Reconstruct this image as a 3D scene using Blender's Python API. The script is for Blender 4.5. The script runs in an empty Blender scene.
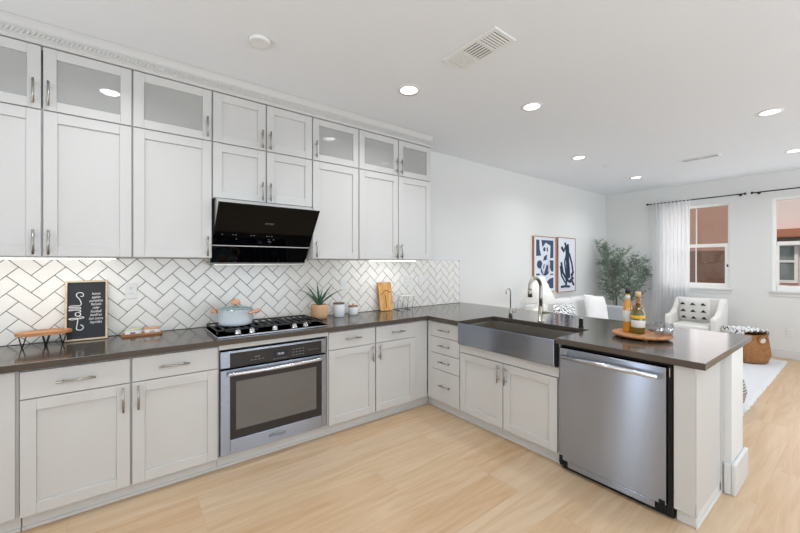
import bpy, bmesh, math, random
from mathutils import Vector, Matrix
random.seed(7)
SC = bpy.context.scene
COL = SC.collection
PI = math.pi

# ------------------------------------------------------------------ camera
cam = bpy.data.cameras.new('camera')
cam_o = bpy.data.objects.new('camera', cam); COL.objects.link(cam_o)
cam_o.location = (-2.392, -3.322, 1.435)
cam_o.rotation_euler = (PI/2, 0, -0.6531)
cam.sensor_width = 36; cam.lens = 359.4/800*36
cam.shift_y = -2.98/800
cam.clip_start = .02
SC.camera = cam_o

# ------------------------------------------------------------------ world, sun, exposure
SC.view_settings.view_transform = 'Standard'
SC.view_settings.look = 'None'
SC.view_settings.gamma = 1
SC.view_settings.use_curve_mapping = False
SC.view_settings.exposure = -1.40
W = bpy.data.worlds.new('sky'); SC.world = W; W.use_nodes = True
nt = W.node_tree; nt.nodes.clear()
wo = nt.nodes.new('ShaderNodeOutputWorld'); bg = nt.nodes.new('ShaderNodeBackground')
bg.inputs['Color'].default_value = (.78, .88, 1, 1); bg.inputs['Strength'].default_value = 1.6
nt.links.new(bg.outputs[0], wo.inputs[0])
SC.cycles.max_bounces = 10; SC.cycles.diffuse_bounces = 6; SC.cycles.glossy_bounces = 4
SC.cycles.transparent_max_bounces = 16
SC.cycles.caustics_reflective = False; SC.cycles.caustics_refractive = False
SC.cycles.sample_clamp_indirect = 4
SC.cycles.use_denoising = True

sun = bpy.data.lights.new('sun', 'SUN'); sun.energy = 5.5; sun.angle = .02; sun.color = (1, .93, .82)
so = bpy.data.objects.new('sun', sun); COL.objects.link(so)
so.rotation_euler = Vector((.62, -.12, -.8)).to_track_quat('-Z', 'Y').to_euler()

def area(name, loc, direction, sx, sy, power, color=(1, 1, 1), shape='RECTANGLE', spread=PI):
    l = bpy.data.lights.new(name, 'AREA'); l.shape = shape; l.size = sx
    if shape == 'RECTANGLE': l.size_y = sy
    l.energy = power; l.color = color; l.spread = spread
    o = bpy.data.objects.new(name, l); COL.objects.link(o); o.location = loc
    o.rotation_euler = Vector(direction).to_track_quat('-Z', 'Y').to_euler()
    return o
# lamps standing in for daylight; those behind the camera tilt up to brighten ceiling
area('daylight_patio', (-1.2, -6.42, 1.25), (0, 1, 1.3), 4.4, 2.2, 350, (.79, .89, .985))
area('daylight_side', (-4.92, -3.2, 1.5), (1, 0, 1.3), 2.2, 1.5, 95, (.79, .89, .985))
area('daylight_living', (3.9, -6.42, 1.4), (0, 1, 1.3), 2.6, 1.9, 195, (.79, .89, .985))
area('steel_streak_light', (-4.94, -.875, 1.22), (1, 0, .3), .2, 2.0, 40, (.79, .89, .985))  # added lamp, out of view, to draw a bright streak on the steel
area('daylight_window', (5.60, -1.46, 1.72), (-1, 0, 0), .86, 1.36, 15, (.95, .97, 1))
area('daylight_window', (5.60, -2.89, 1.72), (-1, 0, 0), .86, 1.36, 14, (.95, .97, 1))

# ------------------------------------------------------------------ materials
def lin(c):
    return tuple((x/12.92 if x <= .04045 else ((x+.055)/1.055)**2.4) for x in c)
def rgb(r, g, b): return (*lin((r/255, g/255, b/255)), 1)
def mat(name, col, rough=.5, metal=0, var=.03, scale=8, stretch=(1, 1, 1), bump=0, bscale=None, coat=0, emit=None, estr=0, trans=0, ior=None, spec=None):
    m = bpy.data.materials.new(name); m.use_nodes = True
    n = m.node_tree; b = n.nodes['Principled BSDF']
    b.inputs['Roughness'].default_value = rough; b.inputs['Metallic'].default_value = metal
    if spec is not None: b.inputs['Specular IOR Level'].default_value = spec
    tc = n.nodes.new('ShaderNodeTexCoord'); mp = n.nodes.new('ShaderNodeMapping'); mp.inputs['Scale'].default_value = stretch
    nz = n.nodes.new('ShaderNodeTexNoise'); nz.inputs['Scale'].default_value = scale; nz.inputs['Detail'].default_value = 4
    n.links.new(tc.outputs['Object'], mp.inputs[0]); n.links.new(mp.outputs[0], nz.inputs['Vector'])
    mx = n.nodes.new('ShaderNodeMix'); mx.data_type = 'RGBA'
    c = col
    mx.inputs['A'].default_value = (*[max(0, x*(1-var)) for x in c[:3]], 1)
    mx.inputs['B'].default_value = (*[min(1, x*(1+var)) for x in c[:3]], 1)
    n.links.new(nz.outputs['Fac'], mx.inputs['Factor']); n.links.new(mx.outputs['Result'], b.inputs['Base Color'])
    if bump:
        nb = n.nodes.new('ShaderNodeTexNoise'); nb.inputs['Scale'].default_value = bscale or scale
        n.links.new(mp.outputs[0], nb.inputs['Vector'])
        bp = n.nodes.new('ShaderNodeBump'); bp.inputs['Strength'].default_value = bump; bp.inputs['Distance'].default_value = .01
        n.links.new(nb.outputs['Fac'], bp.inputs['Height']); n.links.new(bp.outputs[0], b.inputs['Normal'])
    if coat: b.inputs['Coat Weight'].default_value = coat; b.inputs['Coat Roughness'].default_value = .05
    if emit: b.inputs['Emission Color'].default_value = emit; b.inputs['Emission Strength'].default_value = estr
    if trans: b.inputs['Transmission Weight'].default_value = trans
    if ior: b.inputs['IOR'].default_value = ior
    return m
def thin_glass(name, tint=(1, 1, 1, 1), rough=0, boost=1.0, ior=1.5):
    m = bpy.data.materials.new(name); m.use_nodes = True; n = m.node_tree; n.nodes.clear()
    o = n.nodes.new('ShaderNodeOutputMaterial'); t = n.nodes.new('ShaderNodeBsdfTransparent'); g = n.nodes.new('ShaderNodeBsdfGlossy')
    t.inputs['Color'].default_value = tint; g.inputs['Roughness'].default_value = rough
    f = n.nodes.new('ShaderNodeLayerWeight'); f.inputs['Blend'].default_value = .5
    pw = n.nodes.new('ShaderNodeMath'); pw.operation = 'POWER'; pw.inputs[1].default_value = 4; n.links.new(f.outputs['Facing'], pw.inputs[0])
    ma = n.nodes.new('ShaderNodeMath'); ma.operation = 'MULTIPLY_ADD'; ma.inputs[1].default_value = .7; ma.inputs[2].default_value = .045*boost; ma.use_clamp = True
    mx = n.nodes.new('ShaderNodeMixShader')
    n.links.new(pw.outputs[0], ma.inputs[0]); n.links.new(ma.outputs[0], mx.inputs[0]); n.links.new(t.outputs[0], mx.inputs[1]); n.links.new(g.outputs[0], mx.inputs[2]); n.links.new(mx.outputs[0], o.inputs[0])
    return m

def floor_mat():
    m = bpy.data.materials.new('oak_planks'); m.use_nodes = True; n = m.node_tree; b = n.nodes['Principled BSDF']
    tc = n.nodes.new('ShaderNodeTexCoord'); mp = n.nodes.new('ShaderNodeMapping'); mp.inputs['Location'].default_value = (.42, .1, 0)
    n.links.new(tc.outputs['Object'], mp.inputs[0])
    br = n.nodes.new('ShaderNodeTexBrick'); br.inputs['Scale'].default_value = 1
    br.inputs['Brick Width'].default_value = 1.62; br.inputs['Row Height'].default_value = .235
    br.inputs['Mortar Size'].default_value = .0012; br.inputs['Mortar Smooth'].default_value = .4; br.inputs['Bias'].default_value = 0
    br.offset = .37; br.offset_frequency = 3; br.squash = 1.0
    br.inputs['Color1'].default_value = (0, 0, 0, 1); br.inputs['Color2'].default_value = (1, 1, 1, 1); br.inputs['Mortar'].default_value = (.5, .5, .5, 1)
    n.links.new(mp.outputs[0], br.inputs['Vector'])
    ramp = n.nodes.new('ShaderNodeValToRGB'); e = ramp.color_ramp.elements
    e[0].position = 0; e[0].color = rgb(197, 160, 120); e[1].position = 1; e[1].color = rgb(208, 184, 155)
    x = ramp.color_ramp.elements.new(.5); x.color = rgb(205, 173, 137)
    n.links.new(br.outputs['Color'], ramp.inputs[0])
    mp2 = n.nodes.new('ShaderNodeMapping'); mp2.inputs['Scale'].default_value = (.9, 10, 1)
    n.links.new(tc.outputs['Object'], mp2.inputs[0])
    addv = n.nodes.new('ShaderNodeVectorMath'); addv.operation = 'ADD'
    sc_ = n.nodes.new('ShaderNodeVectorMath'); sc_.operation = 'SCALE'; sc_.inputs['Scale'].default_value = 13
    n.links.new(br.outputs['Color'], sc_.inputs[0]); n.links.new(mp2.outputs[0], addv.inputs[0]); n.links.new(sc_.outputs[0], addv.inputs[1])
    nz = n.nodes.new('ShaderNodeTexNoise'); nz.inputs['Scale'].default_value = 1.6; nz.inputs['Detail'].default_value = 7; nz.inputs['Distortion'].default_value = 1.1; nz.inputs['Roughness'].default_value = .62
    n.links.new(addv.outputs[0], nz.inputs['Vector'])
    r2 = n.nodes.new('ShaderNodeValToRGB'); r2.color_ramp.elements[0].position = .32; r2.color_ramp.elements[0].color = rgb(184, 147, 108)
    r2.color_ramp.elements[1].position = .62; r2.color_ramp.elements[1].color = rgb(213, 188, 158)
    n.links.new(nz.outputs['Fac'], r2.inputs[0])
    mx = n.nodes.new('ShaderNodeMix'); mx.data_type = 'RGBA'; mx.inputs['Factor'].default_value = .5
    n.links.new(ramp.outputs[0], mx.inputs['A']); n.links.new(r2.outputs[0], mx.inputs['B'])
    mo = n.nodes.new('ShaderNodeMix'); mo.data_type = 'RGBA'; mo.inputs['B'].default_value = rgb(186, 146, 104)
    mf = n.nodes.new('ShaderNodeMath'); mf.operation = 'MULTIPLY'; mf.inputs[1].default_value = .6
    n.links.new(br.outputs['Fac'], mf.inputs[0]); n.links.new(mf.outputs[0], mo.inputs['Factor']); n.links.new(mx.outputs['Result'], mo.inputs['A'])
    n.links.new(mo.outputs['Result'], b.inputs['Base Color'])
    b.inputs['Roughness'].default_value = .3
    bp = n.nodes.new('ShaderNodeBump'); bp.inputs['Strength'].default_value = .08; bp.inputs['Distance'].default_value = .005
    n.links.new(nz.outputs['Fac'], bp.inputs['Height']); n.links.new(bp.outputs[0], b.inputs['Normal'])
    return m
def steel_mat(name, col, rough, stretch):
    m = mat(name, col, rough, 1, .05, 3, stretch)
    n = m.node_tree; b = n.nodes['Principled BSDF']
    b.inputs['Anisotropic'].default_value = 1
    cv = n.nodes.new('ShaderNodeCombineXYZ'); cv.inputs[2].default_value = 1
    n.links.new(cv.outputs[0], b.inputs['Tangent'])
    return m
def wood_mat(name, c1, c2, scale=6, stretch=(1, 8, 8), rough=.5):
    m = bpy.data.materials.new(name); m.use_nodes = True; n = m.node_tree; b = n.nodes['Principled BSDF']; b.inputs['Roughness'].default_value = rough
    tc = n.nodes.new('ShaderNodeTexCoord'); mp = n.nodes.new('ShaderNodeMapping'); mp.inputs['Scale'].default_value = stretch
    nz = n.nodes.new('ShaderNodeTexNoise'); nz.inputs['Scale'].default_value = scale; nz.inputs['Detail'].default_value = 5; nz.inputs['Distortion'].default_value = .8
    r = n.nodes.new('ShaderNodeValToRGB'); r.color_ramp.elements[0].position = .35; r.color_ramp.elements[0].color = c1; r.color_ramp.elements[1].position = .65; r.color_ramp.elements[1].color = c2
    n.links.new(tc.outputs['Object'], mp.inputs[0]); n.links.new(mp.outputs[0], nz.inputs['Vector']); n.links.new(nz.outputs['Fac'], r.inputs[0]); n.links.new(r.outputs[0], b.inputs['Base Color'])
    return m

def frost_glass():
    m = thin_glass('cabinet_glass', (.97, .97, .97, 1), .0, 1.6); n = m.node_tree
    out = [x for x in n.nodes if x.type == 'OUTPUT_MATERIAL'][0]; src = out.inputs[0].links[0].from_socket
    d = n.nodes.new('ShaderNodeBsdfDiffuse'); d.inputs[0].default_value = rgb(216, 216, 213)
    mx = n.nodes.new('ShaderNodeMixShader'); mx.inputs[0].default_value = .42
    n.links.new(src, mx.inputs[1]); n.links.new(d.outputs[0], mx.inputs[2]); n.links.new(mx.outputs[0], out.inputs[0])
    return m
M = dict(
    wall=mat('painted_wall', rgb(229, 229, 227), .9, var=.008, scale=2, bump=.03, bscale=180),
    ceil=mat('ceiling_paint', rgb(238, 241, 245), .95, var=.008, scale=2, bump=.03, bscale=150),
    trim=mat('trim_paint', rgb(222, 222, 221), .45, var=.008),
    cab=mat('cabinet_paint', rgb(205, 204, 202), .38, var=.008, scale=3),
    cabin=mat('cabinet_shaded_paint', rgb(190, 189, 187), .5, var=.01, scale=3),  # cabinet paint made greyer, shade of the door gaps put into the colour
    toe=mat('toe_kick_paint', rgb(214, 213, 210), .5, var=.04, scale=5, stretch=(1, 12, 12)),
    floor=floor_mat(),
    counter=mat('brown_grey_quartz', rgb(80, 72, 65), .13, var=.16, scale=140),
    tile=mat('white_glazed_tile', rgb(242, 239, 233), .16, var=.01, scale=5, bump=.05, bscale=22),
    grout=mat('grey_grout', rgb(108, 106, 104), .9, var=.05, scale=60),
    nickel=mat('brushed_nickel', rgb(176, 171, 163), .3, 1, .03, 20),
    steel=steel_mat('brushed_steel', rgb(162, 169, 182), .25, (1, 1, 60)),
    steelh=steel_mat('brushed_steel_fine', rgb(172, 177, 184), .26, (60, 1, 1)),
    sinksteel=steel_mat('sink_steel', rgb(178, 172, 163), .34, (1, 40, 40)),
    satin=mat('satin_handle', rgb(214, 217, 222), .24, 1, .01),
    chrome=mat('polished_metal', rgb(225, 226, 228), .12, 1, .01),
    black=mat('matte_black', rgb(22, 22, 23), .5, var=.05),
    blackglass=mat('black_glass', rgb(5, 6, 8), .06, var=.02, spec=.2),
    ovenpanel=mat('oven_black_panel', rgb(40, 38, 39), .2, var=.03),
    ovenwin=mat('oven_window_glass', rgb(108, 105, 101), .12, var=.12, scale=3, stretch=(1, 1, 5)),
    gap=mat('dark_gap', rgb(12, 12, 12), .8, var=.02),
    iron=mat('cast_iron', rgb(30, 31, 34), .45, var=.1, scale=40),
    cabglass=frost_glass(),
    winglass=thin_glass('window_glass', (.97, .98, .98, 1), .0, .8),
    lampglow=mat('lamp_glow', rgb(255, 252, 245), .5, emit=(1, .97, .92, 1), estr=9),
    ledglow=mat('led_glow', rgb(255, 250, 240), .5, emit=(1, .96, .88, 1), estr=7),
    wood_warm=wood_mat('warm_wood', rgb(168, 108, 66), rgb(205, 150, 100)),
    wood_red=wood_mat('walnut_wood', rgb(128, 72, 42), rgb(172, 108, 70)),
    wood_pale=wood_mat('pale_wood', rgb(203, 170, 125), rgb(224, 196, 154)),
    wood_maple=wood_mat('maple_wood', rgb(196, 140, 74), rgb(226, 176, 108), 5, (7, 7, 1)),
    wood_frame=wood_mat('light_frame_wood', rgb(196, 176, 146), rgb(218, 202, 176)),
    wood_art=wood_mat('art_frame_wood', rgb(150, 98, 66), rgb(182, 128, 92)),
    slate=mat('sign_black', rgb(38, 42, 48), .7, var=.12, scale=9),
    white_ink=mat('white_lettering', rgb(240, 240, 238), .7, var=.01),
    enamel=mat('pale_blue_white_enamel', rgb(224, 234, 240), .15, var=.01),
    green_glass=thin_glass('pot_lid_glass', (.78, .9, .88, 1), .0, 1.5),
    copper=mat('rose_gold_wood', rgb(214, 160, 122), .4, var=.1, scale=30),
    ceramic=mat('white_ceramic', rgb(232, 234, 238), .3, var=.01),
    tan=mat('tan_pot', rgb(206, 165, 126), .7, var=.08, scale=60, bump=.3, bscale=60),
    leaf=mat('aloe_green', rgb(52, 92, 66), .45, var=.25, scale=25),
    soil=mat('soil', rgb(60, 46, 36), .95, var=.2, scale=60),
    plastic=mat('white_plastic', rgb(236, 236, 234), .35, var=.005),
    plastic_dk=mat('outlet_slot', rgb(110, 110, 108), .6, var=.02),
    art_paper=mat('art_paper', rgb(226, 230, 240), .8, var=.01),
    art_blue=mat('art_blue_ink', rgb(56, 72, 100), .8, var=.1, scale=10),
    art_navy=mat('art_navy_ink', rgb(48, 60, 84), .8, var=.1, scale=10),
    sofa=mat('white_upholstery', rgb(234, 233, 231), .95, var=.02, scale=30, bump=.15, bscale=200),
    sofa_grey=mat('grey_upholstery', rgb(176, 178, 182), .95, var=.03, scale=30, bump=.15, bscale=200),
    cream=mat('cream_upholstery', rgb(230, 227, 222), .95, var=.02, scale=30, bump=.15, bscale=200),
    fluff=mat('white_knit', rgb(242, 240, 238), 1, var=.03, scale=40, bump=.8, bscale=70),
    shade=mat('white_lampshade', rgb(246, 245, 242), .9, var=.01, emit=(1, .98, .95, 1), estr=.35),
    rug=mat('pale_rug', rgb(224, 224, 226), 1, var=.07, scale=14, bump=.9, bscale=90),
    wicker=mat('wicker', rgb(168, 118, 74), .8, var=.6, scale=30, stretch=(1, 1, 2.6), bump=1, bscale=45),
    leaf2=mat('olive_leaf', rgb(116, 136, 120), .6, var=.35, scale=6),
    bark=mat('branch_bark', rgb(120, 105, 88), .9, var=.15, scale=20),
    amber=mat('amber_liquor', rgb(206, 140, 38), .08, var=.1, scale=10, coat=1),
    olive=mat('olive_green_bottle', rgb(92, 84, 24), .08, var=.2, scale=15, coat=1),
    brownb=mat('brown_liquor', rgb(150, 98, 48), .1, var=.2, scale=15, coat=1),
    yellow=mat('yellow_label', rgb(226, 180, 40), .5, var=.1, scale=30),
    label=mat('white_label', rgb(214, 211, 204), .6, var=.03, scale=40),
    capblack=mat('black_cap', rgb(34, 36, 30), .35, var=.02),
    glassware=thin_glass('clear_glass', (.93, .95, .96, 1), .02, 2.2),
    stucco=mat('salmon_stucco', rgb(184, 142, 124), .95, var=.06, scale=5, bump=.3, bscale=40),
    dimmed_stucco=mat('dimmed_stucco', rgb(122, 90, 76), .95, var=.1, scale=5, bump=.3, bscale=40),  # brown that puts eave shadow and a dimmed view into the colour
    pink_stucco=mat('pale_stucco', rgb(240, 222, 216), .95, var=.03, scale=5),
    terracotta=mat('terracotta', rgb(184, 112, 82), .9, var=.1, scale=12),
    darkpane=mat('dark_pane', rgb(110, 118, 116), .1, var=.2, scale=3),
    extwhite=mat('exterior_white', rgb(240, 238, 234), .6, var=.01),
)
def sheer_mat():
    m = bpy.data.materials.new('sheer_fabric'); m.use_nodes = True; n = m.node_tree; n.nodes.clear()
    o = n.nodes.new('ShaderNodeOutputMaterial'); t = n.nodes.new('ShaderNodeBsdfTransparent'); d = n.nodes.new('ShaderNodeBsdfDiffuse'); tr = n.nodes.new('ShaderNodeBsdfTranslucent')
    d.inputs[0].default_value = rgb(250, 250, 250); tr.inputs[0].default_value = rgb(246, 247, 249)
    a = n.nodes.new('ShaderNodeMixShader'); a.inputs[0].default_value = .35; b = n.nodes.new('ShaderNodeMixShader'); b.inputs[0].default_value = .88
    n.links.new(d.outputs[0], a.inputs[1]); n.links.new(tr.outputs[0], a.inputs[2]); n.links.new(t.outputs[0], b.inputs[1]); n.links.new(a.outputs[0], b.inputs[2]); n.links.new(b.outputs[0], o.inputs[0])
    return m
M['sheer'] = sheer_mat()
def pattern_mat(name, kind):
    m = bpy.data.materials.new(name); m.use_nodes = True; n = m.node_tree; b = n.nodes['Principled BSDF']; b.inputs['Roughness'].default_value = .95
    tc = n.nodes.new('ShaderNodeTexCoord')
    w = n.nodes.new('ShaderNodeTexWave'); w.wave_type = 'BANDS'
    r = n.nodes.new('ShaderNodeValToRGB'); r.color_ramp.interpolation = 'CONSTANT'
    if kind == 'zebra':
        w.inputs['Scale'].default_value = 11; w.inputs['Distortion'].default_value = 9; w.inputs['Detail Scale'].default_value = 1.6; w.bands_direction = 'DIAGONAL'
        r.color_ramp.elements[0].color = rgb(96, 96, 96); r.color_ramp.elements[1].position = .28; r.color_ramp.elements[1].color = rgb(240, 240, 240)
    elif kind == 'zigzag':
        w.inputs['Scale'].default_value = 7; w.inputs['Distortion'].default_value = 5; w.inputs['Detail Scale'].default_value = 3; w.bands_direction = 'X'
        r.color_ramp.elements[0].color = rgb(70, 70, 72); r.color_ramp.elements[1].position = .13; r.color_ramp.elements[1].color = rgb(238, 238, 236)
    else:
        w.inputs['Scale'].default_value = 12; w.inputs['Distortion'].default_value = .6; w.bands_direction = 'Z'
        r.color_ramp.elements[0].color = rgb(120, 116, 112); r.color_ramp.elements[1].position = .4; r.color_ramp.elements[1].color = rgb(200, 197, 192)
    n.links.new(tc.outputs['Object'], w.inputs[0]); n.links.new(w.outputs[0], r.inputs[0]); n.links.new(r.outputs[0], b.inputs['Base Color'])
    return m
M['zebra'] = pattern_mat('zebra_fabric', 'zebra'); M['zigzag'] = pattern_mat('zigzag_throw', 'zigzag'); M['stripe'] = pattern_mat('striped_knit', 'stripe')

# ------------------------------------------------------------------ mesh helpers
def box(bm, x0, x1, y0, y1, z0, z1, mtx=None):
    x0, x1 = min(x0, x1), max(x0, x1); y0, y1 = min(y0, y1), max(y0, y1); z0, z1 = min(z0, z1), max(z0, z1)
    v = [bm.verts.new(p) for p in ((x0, y0, z0), (x1, y0, z0), (x1, y1, z0), (x0, y1, z0), (x0, y0, z1), (x1, y0, z1), (x1, y1, z1), (x0, y1, z1))]
    if mtx:
        for a in v: a.co = mtx @ a.co
    for f in ((0, 3, 2, 1), (4, 5, 6, 7), (0, 1, 5, 4), (1, 2, 6, 5), (2, 3, 7, 6), (3, 0, 4, 7)):
        bm.faces.new([v[i] for i in f])
def prism(bm, pts, z0, z1, mtx=None, smooth=False):
    """closed outline in XY extruded in Z"""
    a = [bm.verts.new((p[0], p[1], z0)) for p in pts]; b = [bm.verts.new((p[0], p[1], z1)) for p in pts]
    if mtx:
        for q in a+b: q.co = mtx @ q.co
    bm.faces.new(a[::-1]); bm.faces.new(b)
    n = len(pts)
    for i in range(n):
        f = bm.faces.new((a[i], a[(i+1) % n], b[(i+1) % n], b[i])); f.smooth = smooth
def lathe(bm, prof, seg=28, c=(0, 0, 0), sx=1, sy=1, cap=True, smooth=True):
    rings = []
    for r, z in prof:
        rings.append([bm.verts.new((c[0]+r*sx*math.cos(2*PI*i/seg), c[1]+r*sy*math.sin(2*PI*i/seg), c[2]+z)) for i in range(seg)])
    for a, b in zip(rings, rings[1:]):
        for i in range(seg):
            f = bm.faces.new((a[i], a[(i+1) % seg], b[(i+1) % seg], b[i])); f.smooth = smooth
    if cap:
        bm.faces.new(rings[0][::-1]); bm.faces.new(rings[-1])
def tube(bm, pts, r, seg=10, closed=False):
    pts = [Vector(p) for p in pts]; n = len(pts); rings = []
    rr = r if isinstance(r, (list, tuple)) else [r]*n
    up = None
    for i, p in enumerate(pts):
        if closed: t = pts[(i+1) % n]-pts[i-1]
        else: t = pts[min(i+1, n-1)]-pts[max(i-1, 0)]
        t.normalize()
        if up is None:
            up = Vector((0, 0, 1)) if abs(t.z) < .9 else Vector((1, 0, 0))
        u = (up - t*up.dot(t)).normalized(); w = t.cross(u); up = u
        rings.append([bm.verts.new(p+(u*math.cos(2*PI*k/seg)+w*math.sin(2*PI*k/seg))*rr[i]) for k in range(seg)])
    m = n if closed else n-1
    for i in range(m):
        a, b = rings[i], rings[(i+1) % n]
        for k in range(seg):
            f = bm.faces.new((a[k], a[(k+1) % seg], b[(k+1) % seg], b[k])); f.smooth = True
    if not closed:
        bm.faces.new(rings[0][::-1]); bm.faces.new(rings[-1])
def ellipse(cx, cy, rx, ry, n=32): return [(cx+rx*math.cos(2*PI*i/n), cy+ry*math.sin(2*PI*i/n)) for i in range(n)]
def rrect(x0, x1, y0, y1, r, n=5):
    out = []
    for cx, cy, a0 in ((x1-r, y1-r, 0), (x0+r, y1-r, 90), (x0+r, y0+r, 180), (x1-r, y0+r, 270)):
        for i in range(n+1):
            a = math.radians(a0+90*i/n); out.append((cx+r*math.cos(a), cy+r*math.sin(a)))
    return out
def obj(name, bm, m, parent=None, loc=(0, 0, 0), rot=(0, 0, 0), bevel=0, bseg=2, subs=0):
    bmesh.ops.recalc_face_normals(bm, faces=bm.faces)
    me = bpy.data.meshes.new(name); bm.to_mesh(me); bm.free()
    me.materials.append(M[m] if isinstance(m, str) else m)
    o = bpy.data.objects.new(name, me); COL.objects.link(o); o.location = loc; o.rotation_euler = rot
    if parent: o.parent = parent
    if bevel:
        b = o.modifiers.new('bevel', 'BEVEL'); b.width = bevel; b.segments = bseg; b.limit_method = 'ANGLE'; b.angle_limit = .7; b.harden_normals = False
    if subs:
        s = o.modifiers.new('sub', 'SUBSURF'); s.levels = subs; s.render_levels = subs
    return o
def boxes(name, lst, m, parent=None, bevel=0, **k):
    bm = bmesh.new()
    for b in lst: box(bm, *b)
    return obj(name, bm, m, parent, bevel=bevel, **k)
def thing(name, label, cat, loc=(0, 0, 0), rz=0, group=None):
    o = bpy.data.objects.new(name, None); COL.objects.link(o); o.empty_display_size = .1
    o.location = loc; o.rotation_euler = (0, 0, rz); o['label'] = label; o['category'] = cat
    if group: o['group'] = group
    return o
def tag(o, label, cat, group=None):
    o['label'] = label; o['category'] = cat
    if group: o['group'] = group
    return o
def struct(o): o['kind'] = 'structure'; return o
def text(name, s, size, m, parent, loc, rot, extrude=.0006, align='CENTER', shear=0, xs=1):
    c = bpy.data.curves.new(name, 'FONT'); c.body = s; c.size = size; c.extrude = extrude; c.align_x = align; c.shear = shear; c.resolution_u = 3
    t = bpy.data.objects.new(name, c); COL.objects.link(t)
    bpy.context.view_layer.update()
    me = bpy.data.meshes.new_from_object(t.evaluated_get(bpy.context.evaluated_depsgraph_get()))
    COL.objects.unlink(t); bpy.data.objects.remove(t)
    me.materials.clear(); me.materials.append(M[m])
    o = bpy.data.objects.new(name, me); COL.objects.link(o); o.parent = parent; o.location = loc; o.rotation_euler = rot; o.scale = (xs, 1, 1)
    return o

# ================================================================== ROOM SHELL
CZ = 2.84; XR = 5.526; XL = -5.0; YF = -6.5; TH = .16
struct(boxes('floor', [(XL-TH, XR+TH, YF-TH, TH, -.1, 0)], 'floor'))
struct(boxes('ceiling', [(XL-TH, XR+TH, YF-TH, TH, CZ, CZ+.12)], 'ceil'))
struct(boxes('wall_back', [(XL-TH, XR+TH, 0, TH, 0, CZ)], 'wall'))
def wall_with_openings(name, axis, c0, c1, a0, a1, ops):
    """wall of thickness c0..c1 running a0..a1 with (s, e, z0, z1) openings"""
    bm = bmesh.new(); cur = a0
    def b(s, e, z0, z1):
        if e-s < 1e-4 or z1-z0 < 1e-4: return
        if axis == 'y': box(bm, c0, c1, s, e, z0, z1)
        else: box(bm, s, e, c0, c1, z0, z1)
    for s, e, z0, z1 in sorted(ops):
        b(cur, s, 0, CZ); b(s, e, 0, z0); b(s, e, z1, CZ); cur = e
    b(cur, a1, 0, CZ)
    return struct(obj(name, bm, 'wall'))
W1 = (-1.92, -1.0, 1.02, 2.44); W2 = (-3.34, -2.415, 1.02, 2.44)
wall_with_openings('wall_right', 'y', XR, XR+TH, YF, 0, [W1, W2])
wall_with_openings('wall_left', 'y', XL-TH, XL, YF, 0, [(-4.3, -2.1, .75, 2.25), (-1.05, -.70, .15, 2.3)])  # the narrow opening is added for the streak on the steel
wall_with_openings('wall_front', 'x', YF-TH, YF, XL, XR, [(-3.4, 1.0, .08, 2.4), (2.6, 5.2, .45, 2.35)])

def sash_window(n, y0, y1, z0, z1, zr):
    fr = struct(boxes('window_%d' % n, [
        (XR+.07, XR+.13, y0, y0+.035, z0, z1), (XR+.07, XR+.13, y1-.03, y1, z0, z1), (XR+.07, XR+.13, y0+.035, y1-.03, z1-.03, z1), (XR+.07, XR+.13, y0+.035, y1-.035, z0, z0+.035)], 'extwhite', bevel=.003))
    ym = (y0+y1)/2
    boxes('upper_sash', [(XR+.10, XR+.125, y0+.036, y1-.036, zr-.005, zr+.03), (XR+.105, XR+.12, ym-.008, ym+.008, zr+.03, z1-.041)], 'extwhite', fr, bevel=.002)
    boxes('lower_sash', [(XR+.075, XR+.1, y0+.036, y1-.036, zr-.03, zr+.022), (XR+.075, XR+.1, y0+.036, y1-.036, z0+.036, z0+.08),
                         (XR+.075, XR+.1, y0+.036, y0+.075, z0+.08, zr-.03), (XR+.075, XR+.1, y1-.062, y1-.031, z0+.08, zr-.03), (XR+.08, XR+.095, ym-.008, ym+.008, z0+.08, zr-.03)], 'extwhite', fr, bevel=.002)
    boxes('pane', [(XR+.111, XR+.114, y0+.036, y1-.036, zr+.03, z1-.041)], 'winglass', fr)
    boxes('pane', [(XR+.086, XR+.089, y0+.075, y1-.062, z0+.08, zr-.03)], 'winglass', fr)
    bm = bmesh.new(); box(bm, XR+.062, XR+.074, y0+.03, y0+.05, z0+.36, z0+.40); obj('latch', bm, 'black', fr)
    boxes('window_sill', [(XR-.03, XR+.07, y0-.04, y1+.04, z0-.03, z0-.002), (XR-.012, XR-.0005, y0-.03, y1+.03, z0-.085, z0-.03)], 'trim', fr, bevel=.003)
sash_window(1, *W1, 1.745); sash_window(2, *W2, 1.745)
def big_window(n, x0, x1, z0, z1, k, axis='x', c=YF-.08):
    L = []
    def b(s, e, a, d):
        L.append((s, e, c-.03, c+.03, a, d) if axis == 'x' else (c-.03, c+.03, s, e, a, d))
    b(x0, x0+.07, z0, z1); b(x1-.07, x1, z0, z1); b(x0+.07, x1-.07, z1-.07, z1); b(x0+.07, x1-.07, z0, z0+.07)
    for i in range(1, k): xm = x0+(x1-x0)*i/k; b(xm-.045, xm+.045, z0+.07, z1-.07)
    fr = struct(boxes('window_%d' % n, L, 'extwhite'))
    boxes('pane', [(x0+.07, x1-.07, c-.004, c+.004, z0+.07, z1-.07) if axis == 'x' else (c-.004, c+.004, x0+.07, x1-.07, z0+.07, z1-.07)], 'winglass', fr)
big_window(3, -3.4, 1.0, .08, 2.4, 3); big_window(4, 2.6, 5.2, .45, 2.35, 2); big_window(5, -4.3, -2.1, .75, 2.25, 2, 'y', XL-.08); big_window(6, -1.05, -.70, .15, 2.3, 1, 'y', XL-.08)  # the last, narrow one is added out of view for the dishwasher streak

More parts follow.
